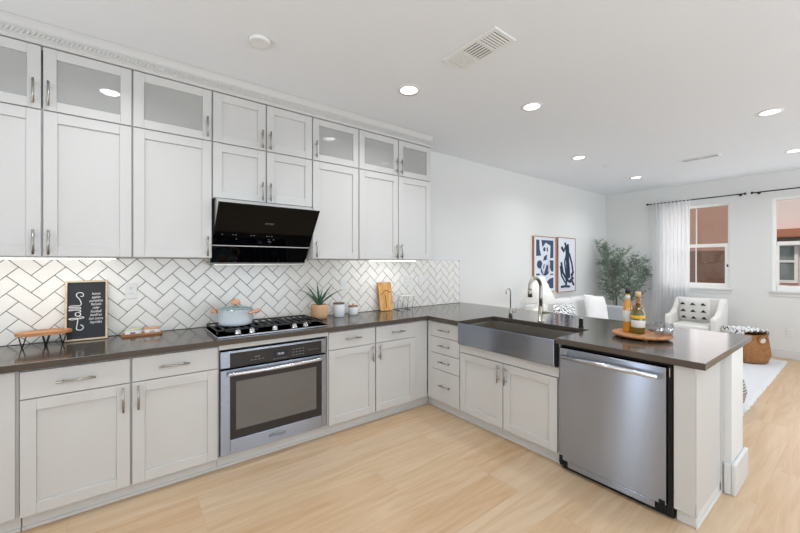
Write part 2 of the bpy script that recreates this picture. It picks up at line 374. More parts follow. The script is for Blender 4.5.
def bboard(name, lst): return struct(boxes(name, lst, 'trim', bevel=.006))
bboard('baseboard_right', [(XR-.016, XR-.0005, YF+.02, -.02, .0, .14)])
bboard('baseboard_back', [(1.03, XR-.02, -.016, -.0005, 0, .14)])
# pony wall carrying the breakfast bar
struct(boxes('wall_peninsula', [(.605, .93, -2.80, -.002, 0, .873)], 'wall'))
bboard('baseboard_peninsula', [(.583, .6045, -2.8005, -2.765, 0, .19), (.583, .955, -2.824, -2.801, 0, .19), (.9315, .955, -2.8005, -.02, 0, .19)])
# soffit-level crown moulding above the wall cabinets
def crown():
    bm = bmesh.new(); x0, x1 = -4.0, .311
    prof = [(-.356, 2.722), (-.362, 2.722), (-.362, 2.745), (-.370, 2.75), (-.370, 2.785), (-.378, 2.795), (-.388, 2.82), (-.398, CZ-.002), (-.30, CZ-.002), (-.30, 2.722)]
    a = [bm.verts.new((x0, p[0], p[1])) for p in prof]; b = [bm.verts.new((x1, p[0], p[1])) for p in prof]
    bm.faces.new(a); bm.faces.new(b[::-1])
    for i in range(len(prof)): bm.faces.new((a[i], a[(i+1) % len(prof)], b[(i+1) % len(prof)], b[i]))
    box(bm, x1-.11, x1+.03, -.30, -.002, 2.74, CZ-.002)
    o = struct(obj('trim_1', bm, 'cab'))
    bm = bmesh.new(); x = x0+.01
    while x < x1-.01:
        m = Matrix.Translation((x, -.372, 2.767)) @ Matrix.Rotation(.5, 4, 'Y')
        box(bm, -.0055, .0055, -.006, .004, -.014, .014, m); x += .021
    obj('rope_bead', bm, 'cab', o, bevel=.002, bseg=1)
crown()

# ================================================================== OUTSIDE
nb = thing('neighbour_house', 'stucco house with terracotta ledge seen outside through the windows', 'house', (9.5, -1.5, -.3))
boxes('wall', [(0, .3, -.2, 6, -.6, 2.05), (0, .3, -.2, 6, 2.05, 6)], 'stucco', nb)
boxes('lower_wall', [(-.04, -.001, -.2, 6, -.6, 2.06)], 'dimmed_stucco', nb)  # brown band stands in for the darker view through the lower sash
boxes('wall', [(0, .3, -7, -.201, -.6, 6)], 'pink_stucco', nb)
boxes('ledge', [(-.35, -.001, -7, -.21, 2.32, 2.5)], 'terracotta', nb, bevel=.01)
boxes('ledge', [(-.2, -.001, -7, -.21, 2.2, 2.318)], 'dimmed_stucco', nb)  # brown strip painted in as the shadow under the eave
boxes('ledge', [(-.12, -.001, -7, -.21, 1.1, 1.22)], 'terracotta', nb, bevel=.01)
for k in range(4):
    y1 = -.5-k*.42
    w = boxes('window', [(-.05, -.002, y1-.36, y1-.30, 1.3, 2.19), (-.05, -.002, y1-.06, y1, 1.3, 2.19), (-.05, -.002, y1-.30, y1-.06, 2.13, 2.19), (-.05, -.002, y1-.30, y1-.06, 1.3, 1.36), (-.05, -.002, y1-.30, y1-.06, 1.76, 1.81)], 'extwhite', nb)
    boxes('pane', [(-.02, -.003, y1-.299, y1-.061, 1.361, 1.759), (-.02, -.003, y1-.299, y1-.061, 1.811, 2.129)], 'darkpane', w)
struct(boxes('ground_outside', [(XR+.3, 30, -15, 15, -.42, -.32)], mat('outside_ground', rgb(150, 145, 138), .95)))

# ================================================================== CABINETS
def pull(parent, x, z, L=.15, vert=True, y=0):
    """bar pull centred at x,z on a face whose front is at local y"""
    bm = bmesh.new()
    d = Vector((0, 0, 1)) if vert else Vector((1, 0, 0)); c = Vector((x, y-.03, z))
    tube(bm, [c-d*L/2, c+d*L/2], .006, 10)
    for s in (-1, 1):
        p = c+d*(s*(L/2-.025)); tube(bm, [p, p+Vector((0, .031, 0))], .0045, 8)
    return obj('handle', bm, 'nickel', parent)
def shaker(bm, x0, x1, z0, z1, fw=.06, y0=0, th=.02, panel=True):
    box(bm, x0, x0+fw, y0, y0+th, z0, z1); box(bm, x1-fw, x1, y0, y0+th, z0, z1)
    box(bm, x0+fw, x1-fw, y0, y0+th, z0, z0+fw); box(bm, x0+fw, x1-fw, y0, y0+th, z1-fw, z1)
    if panel: box(bm, x0+fw, x1-fw, y0+.011, y0+th-.001, z0+fw, z1-fw)
def door(parent, x0, x1, z0, z1, hx=None, hz=None, glass=False, name='door', hl=.145):
    bm = bmesh.new(); shaker(bm, x0, x1, z0, z1, panel=not glass, fw=.062 if not glass else .058)
    # thin step round the recessed panel
    o = obj(name, bm, 'cab', parent, bevel=.0022, bseg=2)
    if glass: boxes('glass_pane', [(x0+.055, x1-.055, .0095, .0125, z0+.055, z1-.055)], 'cabglass', o)
    if hx is not None: pull(o, hx, hz, hl)
    return o
def slab(parent, x0, x1, z0, z1, hx=None, hz=None, hl=.15):
    o = boxes('drawer', [(x0, x1, 0, .02, z0, z1)], 'cab', parent, bevel=.0022)
    if hx is not None: pull(o, hx, hz, hl, False)
    return o
G = .006  # half of the vertical gap between fronts
DS, DB, CB = .7165, .099, .876
def base_carcass(t, w, depth=.58, z1=.873, z0=.10, toe=True):
    boxes('carcass', [(.0005, w-.0005, .0205, depth, z0, z1)], 'cabin', t)
    if toe: boxes('toe_kick', [(.0005, w-.0005, .068, .085, .0, z0-.0005), (.0005, w-.0005, .058, .0675, 0, .018)], 'toe', t, bevel=.002)

# --- left of the frame: flat end cabinet
t = thing('base_cabinet', 'plain flat-fronted base cabinet cut by the left edge of the photo', 'cabinet', (-3.60, -.62, 0), 0, 'base cabinets')
base_carcass(t, .765)
boxes('front_panel', [(.002, .752, .008, .0195, .10, .868)], 'cab', t, bevel=.002)
# --- double cabinet under the chalk sign
x0, xm, x1 = -2.832, -2.363, -1.885
t = thing('base_cabinet', 'white double base cabinet with two drawers left of the oven', 'cabinet', (x0, -.62, 0), 0, 'base cabinets')
base_carcass(t, x1-x0)
a = xm-x0; w = x1-x0
slab(t, .002, a-G, DS+.003, .864, .226, .791, .165); slab(t, a+G, w-.004, DS+.003, .864, .70-.01, .791, .165)
door(t, .002, a-G, DB, DS-.003, a-.037, .627); door(t, a+G, w-.004, DB, DS-.003, a+.036, .627)
# --- oven cabinet
x0, x1 = -1.885, -1.0645
t = thing('oven_cabinet', 'white cabinet frame enclosing the built-in oven', 'cabinet', (x0, -.62, 0), 0, 'base cabinets'); w = x1-x0
boxes('carcass', [(.0005, .004, .003, .58, .10, .873), (w-.010, w-.0005, .003, .58, .10, .873), (.004, w-.010, .003, .58, .84, .873), (.004, w-.010, .003, .58, .10, .108), (.004, w-.010, .56, .58, .108, .84)], 'cab', t)
boxes('toe_kick', [(.0005, w-.0005, .068, .085, 0, .0995), (.0005, w-.0005, .058, .0675, 0, .018)], 'toe', t, bevel=.002)
# --- double cabinet right of oven
x0, xm, x1 = -1.0645, -.60, -.137
t = thing('base_cabinet', 'white double base cabinet with two drawers between oven and corner', 'cabinet', (x0, -.62, 0), 0, 'base cabinets')
base_carcass(t, 0.025-x0, toe=False)
boxes('toe_kick', [(.0005, 0.0945-x0, .068, .085, .0, .0995), (.0005, 0.084-x0, .058, .0675, 0, .018)], 'toe', t, bevel=.002)
a = xm-x0; w = x1-x0
slab(t, .004, a-G, DS+.003, .864, .222, .798, .15); slab(t, a+G, w, DS+.003, .864, .705, .798, .15)
door(t, .004, a-G, DB, DS-.003, a-.042, .636, hl=.135); door(t, a+G, w, DB, DS-.003, a+.036, .636, hl=.135)
boxes('corner_filler', [(w+.004, 0.025-x0, .006, .0195, .10, .866)], 'cab', t, bevel=.002)
# --- peninsula: drawers (local x runs towards -Y)
R90 = -PI/2
t = thing('drawer_cabinet', 'narrow white cabinet with a stack of four drawers beside the sink', 'cabinet', (.028, -.645, 0), R90, 'base cabinets')
w = 1.0519-.645
boxes('carcass', [(.0005, w-.0005, .0205, .572, .10, .873)], 'cabin', t)
boxes('toe_kick', [(-.092, w-.0005, .068, .085, 0, .0995), (-.083, w-.0005, .058, .0675, 0, .018)], 'toe', t, bevel=.002)
boxes('corner_filler', [(-.0265, .026, .004, .0195, .10, .866)], 'cab', t)
for z0, z1, hz in ((.724, .864, .793), (.564, .718, .645), (.406, .558, .487), (.099, .400, .262)):
    slab(t, .03, w-.006, z0, z1, .225, hz, .145)
# sink cabinet
y0, y1 = -1.0519, -1.9944
t = thing('sink_cabinet', 'white double-door cabinet under the steel apron sink', 'cabinet', (.028, y0, 0), R90, 'base cabinets'); w = y0-y1
boxes('carcass', [(.0005, w-.0005, .0205, .572, .10, .60), (.0005, w-.0005, .004, .0203, .632, .700), (.0005, .0138, .0205, .572, .601, .70), (w-.0115, w-.0005, .0205, .572, .601, .873)], 'cab', t)
boxes('toe_kick', [(.0005, w-.0005, .068, .085, 0, .0995), (.0005, w-.0005, .058, .0675, 0, .018)], 'toe', t, bevel=.002)
door(t, .006, w/2-.004, DB, .626, w/2-.036, .538, hl=.14); door(t, w/2+.004, w-.012, DB, .626, w/2+.034, .537, hl=.14)
# end panel
t = thing('end_panel', 'white end panel closing the peninsula right of the dishwasher', 'panel', (.028, -2.66, 0), R90)
boxes('panel', [(0, .097, 0, .57, .075, .873)], 'cab', t, bevel=.003)
boxes('toe_kick', [(.004, .092, .037, .57, .0, .0745), (.0925, .1, .02, .57, 0, .02)], 'trim', t, bevel=.002)
boxes('bracket', [(.0975, .103, -.003, .03, .075, .13)], 'cab', t, bevel=.002)
boxes('end_trim', [(.0975, .101, .001, .022, .131, .84)], 'cab', t, bevel=.001)
boxes('end_trim', [(.0975, .101, .53, .556, .02, .873)], 'cab', t, bevel=.001)

# --- wall cabinets
UB, US, UT = 1.4745, 2.3425, 2.7197
UX = [-3.206, -2.781, -2.353, -1.877, -1.484, -1.087, -.615, -.142, .311]
def upper(label, xs, z0, z1, glass, handles, name='wall_cabinet', group='wall cabinets'):
    t = thing(name, label, 'cabinet', (xs[0], -.355, z0), 0, group)
    w = xs[-1]-xs[0]; h = z1-z0; e = .0006
    if glass:
        L = [(e, .018, .0205, .353, e, h-e), (w-.018, w-e, .0205, .353, e, h-e), (.018, w-.018, .0205, .353, e, .018), (.018, w-.018, .0205, .353, h-.018, h-e), (.018, w-.018, .34, .353, .018, h-.018)]
        boxes('carcass', L, 'cab', t)
    else: boxes('carcass', [(e, w-e, .0205, .353, e, h-e)], 'cabin', t)
    for i in range(len(xs)-1):
        a, b = xs[i]-xs[0], xs[i+1]-xs[0]
        hx = {'L': a+.030, 'R': b-.034}[handles[i]]
        hl = min(.145, h*.4)
        hz = .085 if not glass else .095
        if h > .6: hz = .085
        d = door(t, a+.005, b-.005, .004, h-.004, hx, hz, glass, hl=hl)
        if glass and handles[i] == 'L' and i == len(xs)-2:
            [boxes('hinge', [(b-.062, b-.052, .013, .03, zz, zz+.03)], 'nickel', d) for zz in (.08, h-.11)]
    return t
upper('tall white double wall cabinet at the left edge above the chalk sign', UX[0:3], UB, US, False, 'RL')
upper('tall white single-door wall cabinet just left of the range hood', UX[2:4], UB, US, False, 'R')
upper('short white double cabinet directly above the range hood', UX[3:6], 1.925, US, False, 'RL')
upper('tall white single-door wall cabinet just right of the range hood', UX[5:7], UB, US, False, 'L')
upper('tall white double wall cabinet at the right end, above the cutting board', UX[6:9], UB, US, False, 'RL')
upper('glass-fronted double top cabinet at the left edge under the crown', UX[0:3], US, UT, True, 'RL')
upper('glass-fronted single top cabinet with handle beside the solid ceiling-height pair', UX[2:4], US, UT, True, 'R')
upper('solid-doored double top cabinet in the highest row over the hood', UX[3:6], US, UT, False, 'RL')
upper('glass-fronted single top cabinet right of the solid top pair', UX[5:7], US, UT, True, 'L')
upper('glass-fronted double top cabinet at the right end of the top row', UX[6:9], US, UT, True, 'RL')

# under-cabinet light bars
def led(label, x0, x1):
    t = thing('light_bar', label, 'light', (x0, -.30, UB-.014), 0, 'under-cabinet lights')
    boxes('housing', [(0, x1-x0, -.018, .018, .0065, .0135)], 'plastic', t)
    boxes('diffuser', [(.002, x1-x0-.002, -.016, .016, .0, .006)], 'ledglow', t)
    l = area('lamp_light', ((x0+x1)/2, -.28, UB-.02), (0, .35, -1), x1-x0-.05, .03, 3.6*(x1-x0), (1, .97, .92)); 
led('glowing light bar under the far left wall cabinet', -3.2, -2.44)
led('glowing light bar under the wall cabinet above the cutting board', -.46, .12)

# ================================================================== BACKSPLASH (herringbone tiles)
def backsplash():
    o = boxes('backsplash', [(-4.0, 1.135, -.006, -.0005, .9155, 1.483)], 'grout')
    tag(o, 'white herringbone tile backsplash with grey grout behind the counter', 'backsplash')
    bm = bmesh.new(); w = .0785; g = .0021; s = math.sqrt(.5)
    ox, oz = -2.10, 1.357; ux, uz = (2-1)*s*w, 3*s*w   # vertex (2,1) sits at (ox, oz)
    X0, X1, Z0, Z1 = -4.0, 1.133, .917, 1.4735
    def clip(poly):
        def cl(p, ax, v, keep):
            out = []
            for i in range(len(p)):
                a, b = p[i], p[(i+1) % len(p)]; ia = keep*(a[ax]-v) >= 0; ib = keep*(b[ax]-v) >= 0
                if ia: out.append(a)
                if ia != ib:
                    t = (v-a[ax])/(b[ax]-a[ax]); out.append((a[0]+t*(b[0]-a[0]), a[1]+t*(b[1]-a[1])))
            return out
        for ax, v, k in ((0, X0, 1), (0, X1, -1), (1, Z0, 1), (1, Z1, -1)):
            if len(poly) < 3: return []
            poly = cl(poly, ax, v, k)
        return poly
    def tile(i0, i1, j0, j1):
        q = [(i0*w+g, j0*w+g), (i1*w-g, j0*w+g), (i1*w-g, j1*w-g), (i0*w+g, j1*w-g)]
        out = []
        P = [((a-b)*s-ux+ox, (a+b)*s-uz+oz) for a, b in q]
        P = clip(P)
        if len(P) < 3: return
        ar = abs(sum(P[k][0]*P[(k+1) % len(P)][1]-P[(k+1) % len(P)][0]*P[k][1] for k in range(len(P))))/2
        if ar < 1e-4: return
        cx = sum(p[0] for p in P)/len(P); cz = sum(p[1] for p in P)/len(P)
        def ring(y, ins):
            r = []
            for p in P:
                d = math.hypot(p[0]-cx, p[1]-cz); f = max(0, 1-ins/d) if d > 0 else 1
                r.append(bm.verts.new((cx+(p[0]-cx)*f, y, cz+(p[1]-cz)*f)))
            return r
        A, B, C = ring(-.006, 0), ring(-.0095, 0), ring(-.0108, .0028)
        n = len(P)
        for u, v in ((A, B), (B, C)):
            for k in range(n): bm.faces.new((u[k], u[(k+1) % n], v[(k+1) % n], v[k]))
        bm.faces.new(C)
    for m in range(-60, 61):
        for n in range(-40, 41):
            i, j = m+2*n, m-2*n
            x = ((i-j)*s)*w-ux+ox; z = ((i+j)*s)*w-uz+oz
            if x < X0-.4 or x > X1+.4 or z < Z0-.4 or z > Z1+.4: continue
            tile(i, i+2, j, j+1); tile(i+2, i+3, j-1, j+1)
    obj('tiles', bm, 'tile', o)
    boxes('edge_strip', [(1.1335, 1.139, -.012, -.0005, .9155, 1.483), (.312, 1.1335, -.012, -.0065, 1.4738, 1.483)], 'trim', o)
backsplash()

# ================================================================== COUNTERTOP
bm = bmesh.new()
prism(bm, [(-3.6, -.0005), (-3.6, -.648), (0, -.648), (0, -1.062), (.505, -1.062), (.505, -1.985), (0, -1.985), (0, -2.804), (1.2, -2.804), (1.2, -.0005)], .8765, .914)
ct = tag(obj('countertop', bm, 'counter', bevel=.0022), 'dark grey-brown polished stone countertop running along the wall and peninsula', 'countertop')

# ================================================================== SINK
t = thing('farmhouse_sink', 'wide stainless apron-front sink set into the peninsula', 'sink', (0, -1.524, .70))
L = []
y0, y1 = -.457, .457
boxes('apron', [(-.014, .016, y0, y1, .012, .203)], 'steel', t, bevel=.006, bseg=3)
boxes('bowl', [(.016, .50, y0, y0+.014, .0, .175), (.016, .50, y1-.014, y1, 0, .175), (.486, .50, y0+.014, y1-.014, 0, .175), (.064, .486, y0+.014, y1-.014, -.06, -.05), (.0165, .064, y0+.014, y1-.014, .02, .03),
               (.052, .064, y0+.014, y1-.014, -.06, .02), (.052, .50, y0, y0+.014, -.06, 0), (.052, .50, y1-.014, y1, -.06, 0), (.486, .50, y0+.014, y1-.014, -.06, 0)], 'sinksteel', t, bevel=.002)
bm = bmesh.new(); lathe(bm, [(.055, 0), (.055, .004), (.04, .004), (.03, .001)], 24, (.27, 0, -.0495)); obj('drain', bm, 'chrome', t)
boxes('side_gap', [(.003, .02, y0-.0125, y0-.0005, .012, .174)], 'gap', t)

# ================================================================== OVEN
t = thing('wall_oven', 'stainless built-in oven with black control strip under the cooktop', 'oven', (-1.877, -.62, .112)); w = .789
boxes('body', [(.0, w-.002, .025, .55, .002, .718)], 'black', t)
cp = boxes('control_panel', [(.001, w-.001, -.012, .0245, .600, .715)], 'steel', t, bevel=.003)
pn = boxes('touch_panel', [(.062, w-.045, -.015, -.0122, .602, .700)], 'ovenpanel', cp, bevel=.001)
bm = bmesh.new(); box(bm, .355, .47, -.0165, -.0152, .628, .672); dsp = obj('display', bm, mat('display_blue', rgb(18, 28, 48), .1), cp)
text('clock_digits', '10:24', .022, mat and 'blue_led' if False else 'white_ink', dsp, (.412, -.0170, .642), (PI/2, 0, 0), .0002)
bm = bmesh.new()
for i in range(4):
    for j in range(3): box(bm, .505+i*.026, .517+i*.026, -.0158, -.0151, .62+j*.022, .623+j*.022)
for i in range(5): box(bm, .63+i*.020, .638+i*.02, -.0158, -.0151, .642, .645)
for i in range(4): box(bm, .20+i*.026, .214+i*.026, -.0158, -.0151, .632, .635)
box(bm, .225, .265, -.0158, -.0151, .652, .655)
for i in range(5): box(bm, .36+i*.022, .37+i*.022, -.0158, -.0151, .612, .615)
obj('button_marks', bm, mat('button_print', rgb(150, 150, 150), .6), cp)
dr = boxes('oven_door', [(.001, .062, -.02, .0245, .005, .588), (w-.045, w-.001, -.02, .0245, .005, .588), (.062, w-.045, -.02, .0245, .005, .102), (.062, w-.045, -.02, .0245, .588-.045, .588)], 'steel', t, bevel=.003)
boxes('black_border', [(.062, w-.045, -.0185, .02, .1025, .5425)], 'ovenpanel', dr)
boxes('window', [(.10, w-.092, -.0195, -.0187, .165, .50)], 'ovenwin', dr)
bm = bmesh.new(); pts = []
for i in range(17):
    u = i/16; pts.append((.045+u*(w-.09), -.045-.022*math.sin(PI*u), .563))
tube(bm, pts, .0145, 12)
for x in (.065, w-.065): tube(bm, [(x, -.048, .563), (x, -.019, .563)], .01, 10)
obj('handle', bm, 'satin', dr)
text('badge_text', 'Whirlpool', .030, 'slate', dr, (w/2-.01, -.0205, .045), (PI/2, 0, 0), .0004, shear=.2)
bm = bmesh.new(); pts = [(w/2-.01+.058*math.cos(a*PI/10), -.0203, .053+.022*math.sin(a*PI/10)) for a in range(-4, 13)]
tube(bm, pts, .0012, 5); obj('badge_swoosh', bm, 'slate', dr)

# ================================================================== DISHWASHER
t = thing('dishwasher', 'stainless dishwasher with bar handle near the peninsula end', 'dishwasher', (.028, -1.998, 0), R90); w = .655
boxes('tub', [(.004, w, .03, .56, .10, .86)], 'gap', t)
boxes('side_gap', [(w-.022, w, .006, .029, .02, .862)], 'gap', t)
dr = boxes('door', [(.006, w-.024, -.012, .029, .075, .850)], 'steel', t, bevel=.004)
boxes('lower_panel', [(.065, w-.078, -.010, .029, .036, .0745)], 'steel', dr, bevel=.002)
boxes('corner_bracket', [(.004, .064, .0, .02, .03, .0745), (.007, .03, -.0145, .0, .05, .105)], 'gap', t)
boxes('corner_bracket', [(w-.077, w-.02, .0, .02, .03, .0745), (w-.06, w-.03, -.0145, .0, .05, .10)], 'gap', t)
boxes('kick_plate', [(.01, w, .03, .05, .0, .0985)], 'gap', t)
bm = bmesh.new(); tube(bm, [(.045, -.055, .80), (w-.05, -.055, .80)], .016, 14)
for x in (.075, w-.08): tube(bm, [(x, -.055, .80), (x, -.011, .80)], .009, 10)
obj('handle', bm, 'satin', dr)
boxes('clip', [(w-.012, w-.008, -.004, .0055, .80, .85)], 'chrome', t)

# ================================================================== RANGE HOOD
def hood():
    t = thing('range_hood', 'slanted black glass range hood with a silver line across', 'range hood', (-1.48, 0, 1.445))
    hw = .378
    def wedge(bm, xa, xb, prof):
        a = [bm.verts.new((xa, p[0], p[1])) for p in prof]; b = [bm.verts.new((xb, p[0], p[1])) for p in prof]
        bm.faces.new(a); bm.faces.new(b[::-1])
        for i in range(len(prof)): bm.faces.new((a[i], a[(i+1) % len(prof)], b[(i+1) % len(prof)], b[i]))
    bm = bmesh.new(); wedge(bm, -hw+.005, hw-.005, [(-.013, -.012), (-.18, -.012), (-.493, .43), (-.36, .478), (-.013, .478)])
    obj('body', bm, mat('hood_grey', rgb(196, 196, 194), .35), t, bevel=.002)
    # slanted panels: outward normal points down and to the front
    A = Vector((0, -.512, .434)); Bv = Vector((0, -.182, .003)); d = (A-Bv); Ln = d.length; dn = d.normalized(); nr = Vector((0, -dn.z, dn.y))
    if nr.y > 0: nr = -nr
    def slabp(name, s0, s1, m, th=.010, xa=-hw-.008, xb=hw+.008, par=t, off=.002):
        bm = bmesh.new(); v = []
        for x in (xa, xb):
            for s, o in ((s0, off), (s1, off), (s1, off+th), (s0, off+th)): 
                p = Bv+dn*s+nr*o; v.append(bm.verts.new((x, p.y, p.z)))
        for f in ((0, 1, 2, 3), (7, 6, 5, 4), (0, 4, 5, 1), (1, 5, 6, 2), (2, 6, 7, 3), (3, 7, 4, 0)): bm.faces.new([v[i] for i in f])
        return obj(name, bm, m, par)
    sm = Ln*.31
    up = slabp('glass_panel', sm+.004, Ln, 'blackglass'); lo = slabp('glass_panel', 0, sm-.004, 'blackglass')
    slabp('trim_line', sm-.003, sm+.003, 'plastic', .013)
    rot = Matrix(((1, 0, 0), (0, dn.y, nr.y), (0, dn.z, nr.z))).to_euler()
    p = Bv+dn*(Ln*.70)+nr*.0125
    text('logo_text', 'FOTILE', .022, 'nickel', up, (0, p.y, p.z), rot, .0004)
    bm = bmesh.new()
    for x, s in ((-.33, .5), (-.255, .5), (-.235, .5), (-.225, .43), (-.12, .5), (-.10, .5), (.0, .5), (.02, .5), (.04, .5), (.02, .44), (.06, .44)):
        q = Bv+dn*(Ln*s)+nr*.0122; box(bm, x-.005, x+.005, q.y-.001, q.y+.001, q.z-.003, q.z+.003)
    obj('touch_icons', bm, 'plastic_dk', up)
    q = Bv+dn*(Ln*.2)+nr*.012; bm = bmesh.new()
    m = Matrix.Translation(q) @ rot.to_matrix().to_4x4()
    prism(bm, ellipse(.03, 0, .052, .052, 32), 0, .004, m); obj('knob', bm, 'blackglass', lo)
    boxes('bottom_lip', [(-hw+.02, hw-.02, -.18, -.02, -.028, -.013)], 'nickel', t, bevel=.003)
    boxes('mount_plate', [(-hw+.002, hw-.002, -.355, -.20, .4785, .4795)], 'chrome', t)
hood()

# ================================================================== COOKTOP
t = thing('gas_cooktop', 'stainless gas cooktop with black cast-iron grates and five knobs', 'cooktop', (-1.4, -.33, .9145))
bm = bmesh.new(); prism(bm, rrect(-.49, .355, -.265, .235, .02), 0, .012); obj('tray', bm, 'steelh', t, bevel=.003)
for i, (x, y, r) in enumerate(((-.35, .11, .045), (-.35, -.09, .04), (-.06, .02, .06), (.22, .11, .045), (.22, -.09, .04))):
    bm = bmesh.new(); lathe(bm, [(r*1.25, .0125), (r*1.2, .02), (r, .022), (r, .03), (r*.8, .034)], 24, (x, y, 0)); obj('burner', bm, 'iron', t)
for xa, xb in ((-.475, -.205), (-.198, .072), (.079, .34)):
    bm = bmesh.new(); b = .011; zt0, zt1 = .032, .044; ya, yb = -.165, .222
    for y in (ya, yb-b, (ya+yb)/2): box(bm, xa, xb, y, y+b, zt0, zt1)
    for x in (xa, xb-b): box(bm, x, x+b, ya, yb, zt0, zt1)
    for k in (1, 2, 3, 4): x = xa+(xb-xa)*k/5; box(bm, x-.005, x+.005, ya, yb, zt0+.001, zt1+.001)
    for x in (xa, xb-b):
        for y in (ya, yb-b): box(bm, x, x+b, y, y+b, .0125, zt0)
    obj('grate', bm, 'iron', t, bevel=.002, bseg=1)
for x in (-.342, -.245, -.076, .078, .17):
    bm = bmesh.new(); lathe(bm, [(.024, .0125), (.024, .016), (.019, .018), (.017, .036), (.014, .039)], 20, (x, -.212, 0))
    box(bm, x-.003, x+.003, -.212-.016, -.212+.016, .039, .045); obj('knob', bm, 'chrome', t)

# ================================================================== POT
t = thing('cooking_pot', 'pale blue-white enamel pot with glass lid and wooden handles on the cooktop', 'pot', (-1.705, -.31, .9605))
bm = bmesh.new(); lathe(bm, [(.10, 0), (.118, .006), (.124, .03), (.126, .112), (.129, .115), (.122, .115), (.118, .03), (.05, .012), (.001, .012)], 40); obj('body', bm, 'enamel', t)
lid = None
bm = bmesh.new(); lathe(bm, [(.124, .116), (.118, .124), (.08, .137), (.03, .144), (.004, .146)], 40, cap=False); lid = obj('lid', bm, 'green_glass', t)
bm = bmesh.new(); tube(bm, [(.124*math.cos(2*PI*i/40), .124*math.sin(2*PI*i/40), .119) for i in range(40)], .003, 6, True); obj('rim', bm, 'chrome', lid)
bm = bmesh.new(); lathe(bm, [(.010, .144), (.014, .156), (.036, .160), (.036, .168), (.024, .192), (.008, .198)], 20); obj('knob', bm, 'copper', lid)
ca = math.radians(-37.4)
for s in (-1, 1):
    bm = bmesh.new(); d = Vector((math.cos(ca), math.sin(ca), 0)); n = Vector((-d.y, d.x, 0)); pts = []
    for k in range(13):
        a = PI*k/12; pts.append(d*s*(.124+.052*math.sin(a))+n*(.045*math.cos(a))+Vector((0, 0, .095+.012*math.sin(a))))
    tube(bm, pts, [.008]*3+[.015]*7+[.008]*3, 10); obj('handle', bm, 'copper', t)

# ================================================================== PLANT, CANISTERS, CUTTING BOARD, SIGN, RISERS
t = thing('potted_aloe', 'spiky green aloe in a tan round pot right of the cooktop', 'plant', (-.935, -.165, .9145))
bm = bmesh.new(); lathe(bm, [(.060, 0), (.072, .008), (.078, .04), (.078, .115), (.073, .135), (.065, .135), (.065, .105)], 32); obj('pot', bm, 'tan', t)
bm = bmesh.new(); lathe(bm, [(.064, .102), (.03, .115), (.001, .117)], 20, cap=False); obj('soil', bm, 'soil', t)
cr = Vector((math.cos(-.6531), math.sin(-.6531), 0)); cf = Vector((-cr.y, cr.x, 0))
for ax, up_, dep, wd in ((-.17, .155, .0, .022), (-.12, .21, .03, .024), (-.015, .22, -.02, .024), (.05, .12, .03, .022), (.10, .205, -.01, .025), (.13, .13, .08, .018), (.20, .155, .01, .02), (.03, .15, -.05, .022), (-.06, .13, -.06, .02)):
    bm = bmesh.new(); N = 9; prev = None
    for k in range(N):
        u = k/(N-1); c = cr*(ax*1.3*(u**1.25))+cf*(dep*u)+Vector((0, 0, .112+1.08*up_*(u**.85 if abs(ax) < .15 else math.sin(u*1.45)/.993)))
        c = c+Vector((0, 0, 0)); wv = wd*(1-u**1.8)*.5+.0006
        side = cf if abs(ax) < .02 and False else (cf*.35+cr*.94)
        a = bm.verts.new(c-side*wv); b = bm.verts.new(c+side*wv); d2 = bm.verts.new(c-Vector((0, 0, wv*.5))-cf*wv*.7); e2 = bm.verts.new(c+cf*wv*.2)
        r = [a, d2, b, e2]
        if prev:
            for q in range(4):
                f = bm.faces.new((prev[q], prev[(q+1) % 4], r[(q+1) % 4], r[q])); f.smooth = True
        else: bm.faces.new(r)
        prev = r
    bm.faces.new(prev[::-1]); obj('leaf', bm, 'leaf', t)
def canister(label, x, y, r, h, knob):
    t = thing('canister', label, 'canister', (x, y, .9145), 0, 'ceramic canisters')
    bm = bmesh.new(); lathe(bm, [(r*.92, 0), (r, .006), (r, h-.004), (r*.98, h)], 32); obj('body', bm, 'ceramic', t)
    bm = bmesh.new(); lathe(bm, [(r*.98, h+.0005), (r*1.03, h+.003), (r*1.03, h+.012), (r*.97, h+.014)], 32); l = obj('lid', bm, mat('dark_lid_wood', rgb(104, 74, 58) if not knob else rgb(150, 112, 84), .5, var=.15, scale=20), t)
    if knob:
        bm = bmesh.new(); lathe(bm, [(.006, h+.0145), (.007, h+.024), (.011, h+.030), (.008, h+.038)], 16); obj('knob', bm, 'copper', l)
canister('taller white canister with flat dark wooden lid beside the aloe', -.722, -.15, .055, .122, False)
canister('short white canister with knobbed wooden lid left of the cutting board', -.545, -.12, .050, .078, True)

t = thing('cutting_board', 'small golden wood cutting board leaning on the tile', 'cutting board', (-.105, -.085, .9150)); 
tilt = Matrix.Rotation(-.17, 4, 'X')
bm = bmesh.new(); m = tilt @ Matrix.Rotation(PI/2, 4, 'X')
prism(bm, rrect(-.086, .086, .0, .315, .02), 0, .018, m); obj('board', bm, 'wood_maple', t, bevel=.002)
bm = bmesh.new(); pts = [Vector((-.07+.14*i/12, -.0195, .195+.02*math.sin(i/12*PI*1.6-1.2)+.012*i/12)) for i in range(13)]
tube(bm, [tilt @ p for p in pts], .004, 6); tube(bm, [tilt @ Vector((-.005, -.0195, .03)), tilt @ Vector((-.005, -.0195, .175))], .004, 6); obj('inlay', bm, 'wood_red', t)
bm = bmesh.new(); prism(bm, rrect(-.03, .03, .29, .31, .008), .0181, .022, m); obj('grip', bm, 'wood_pale', t)

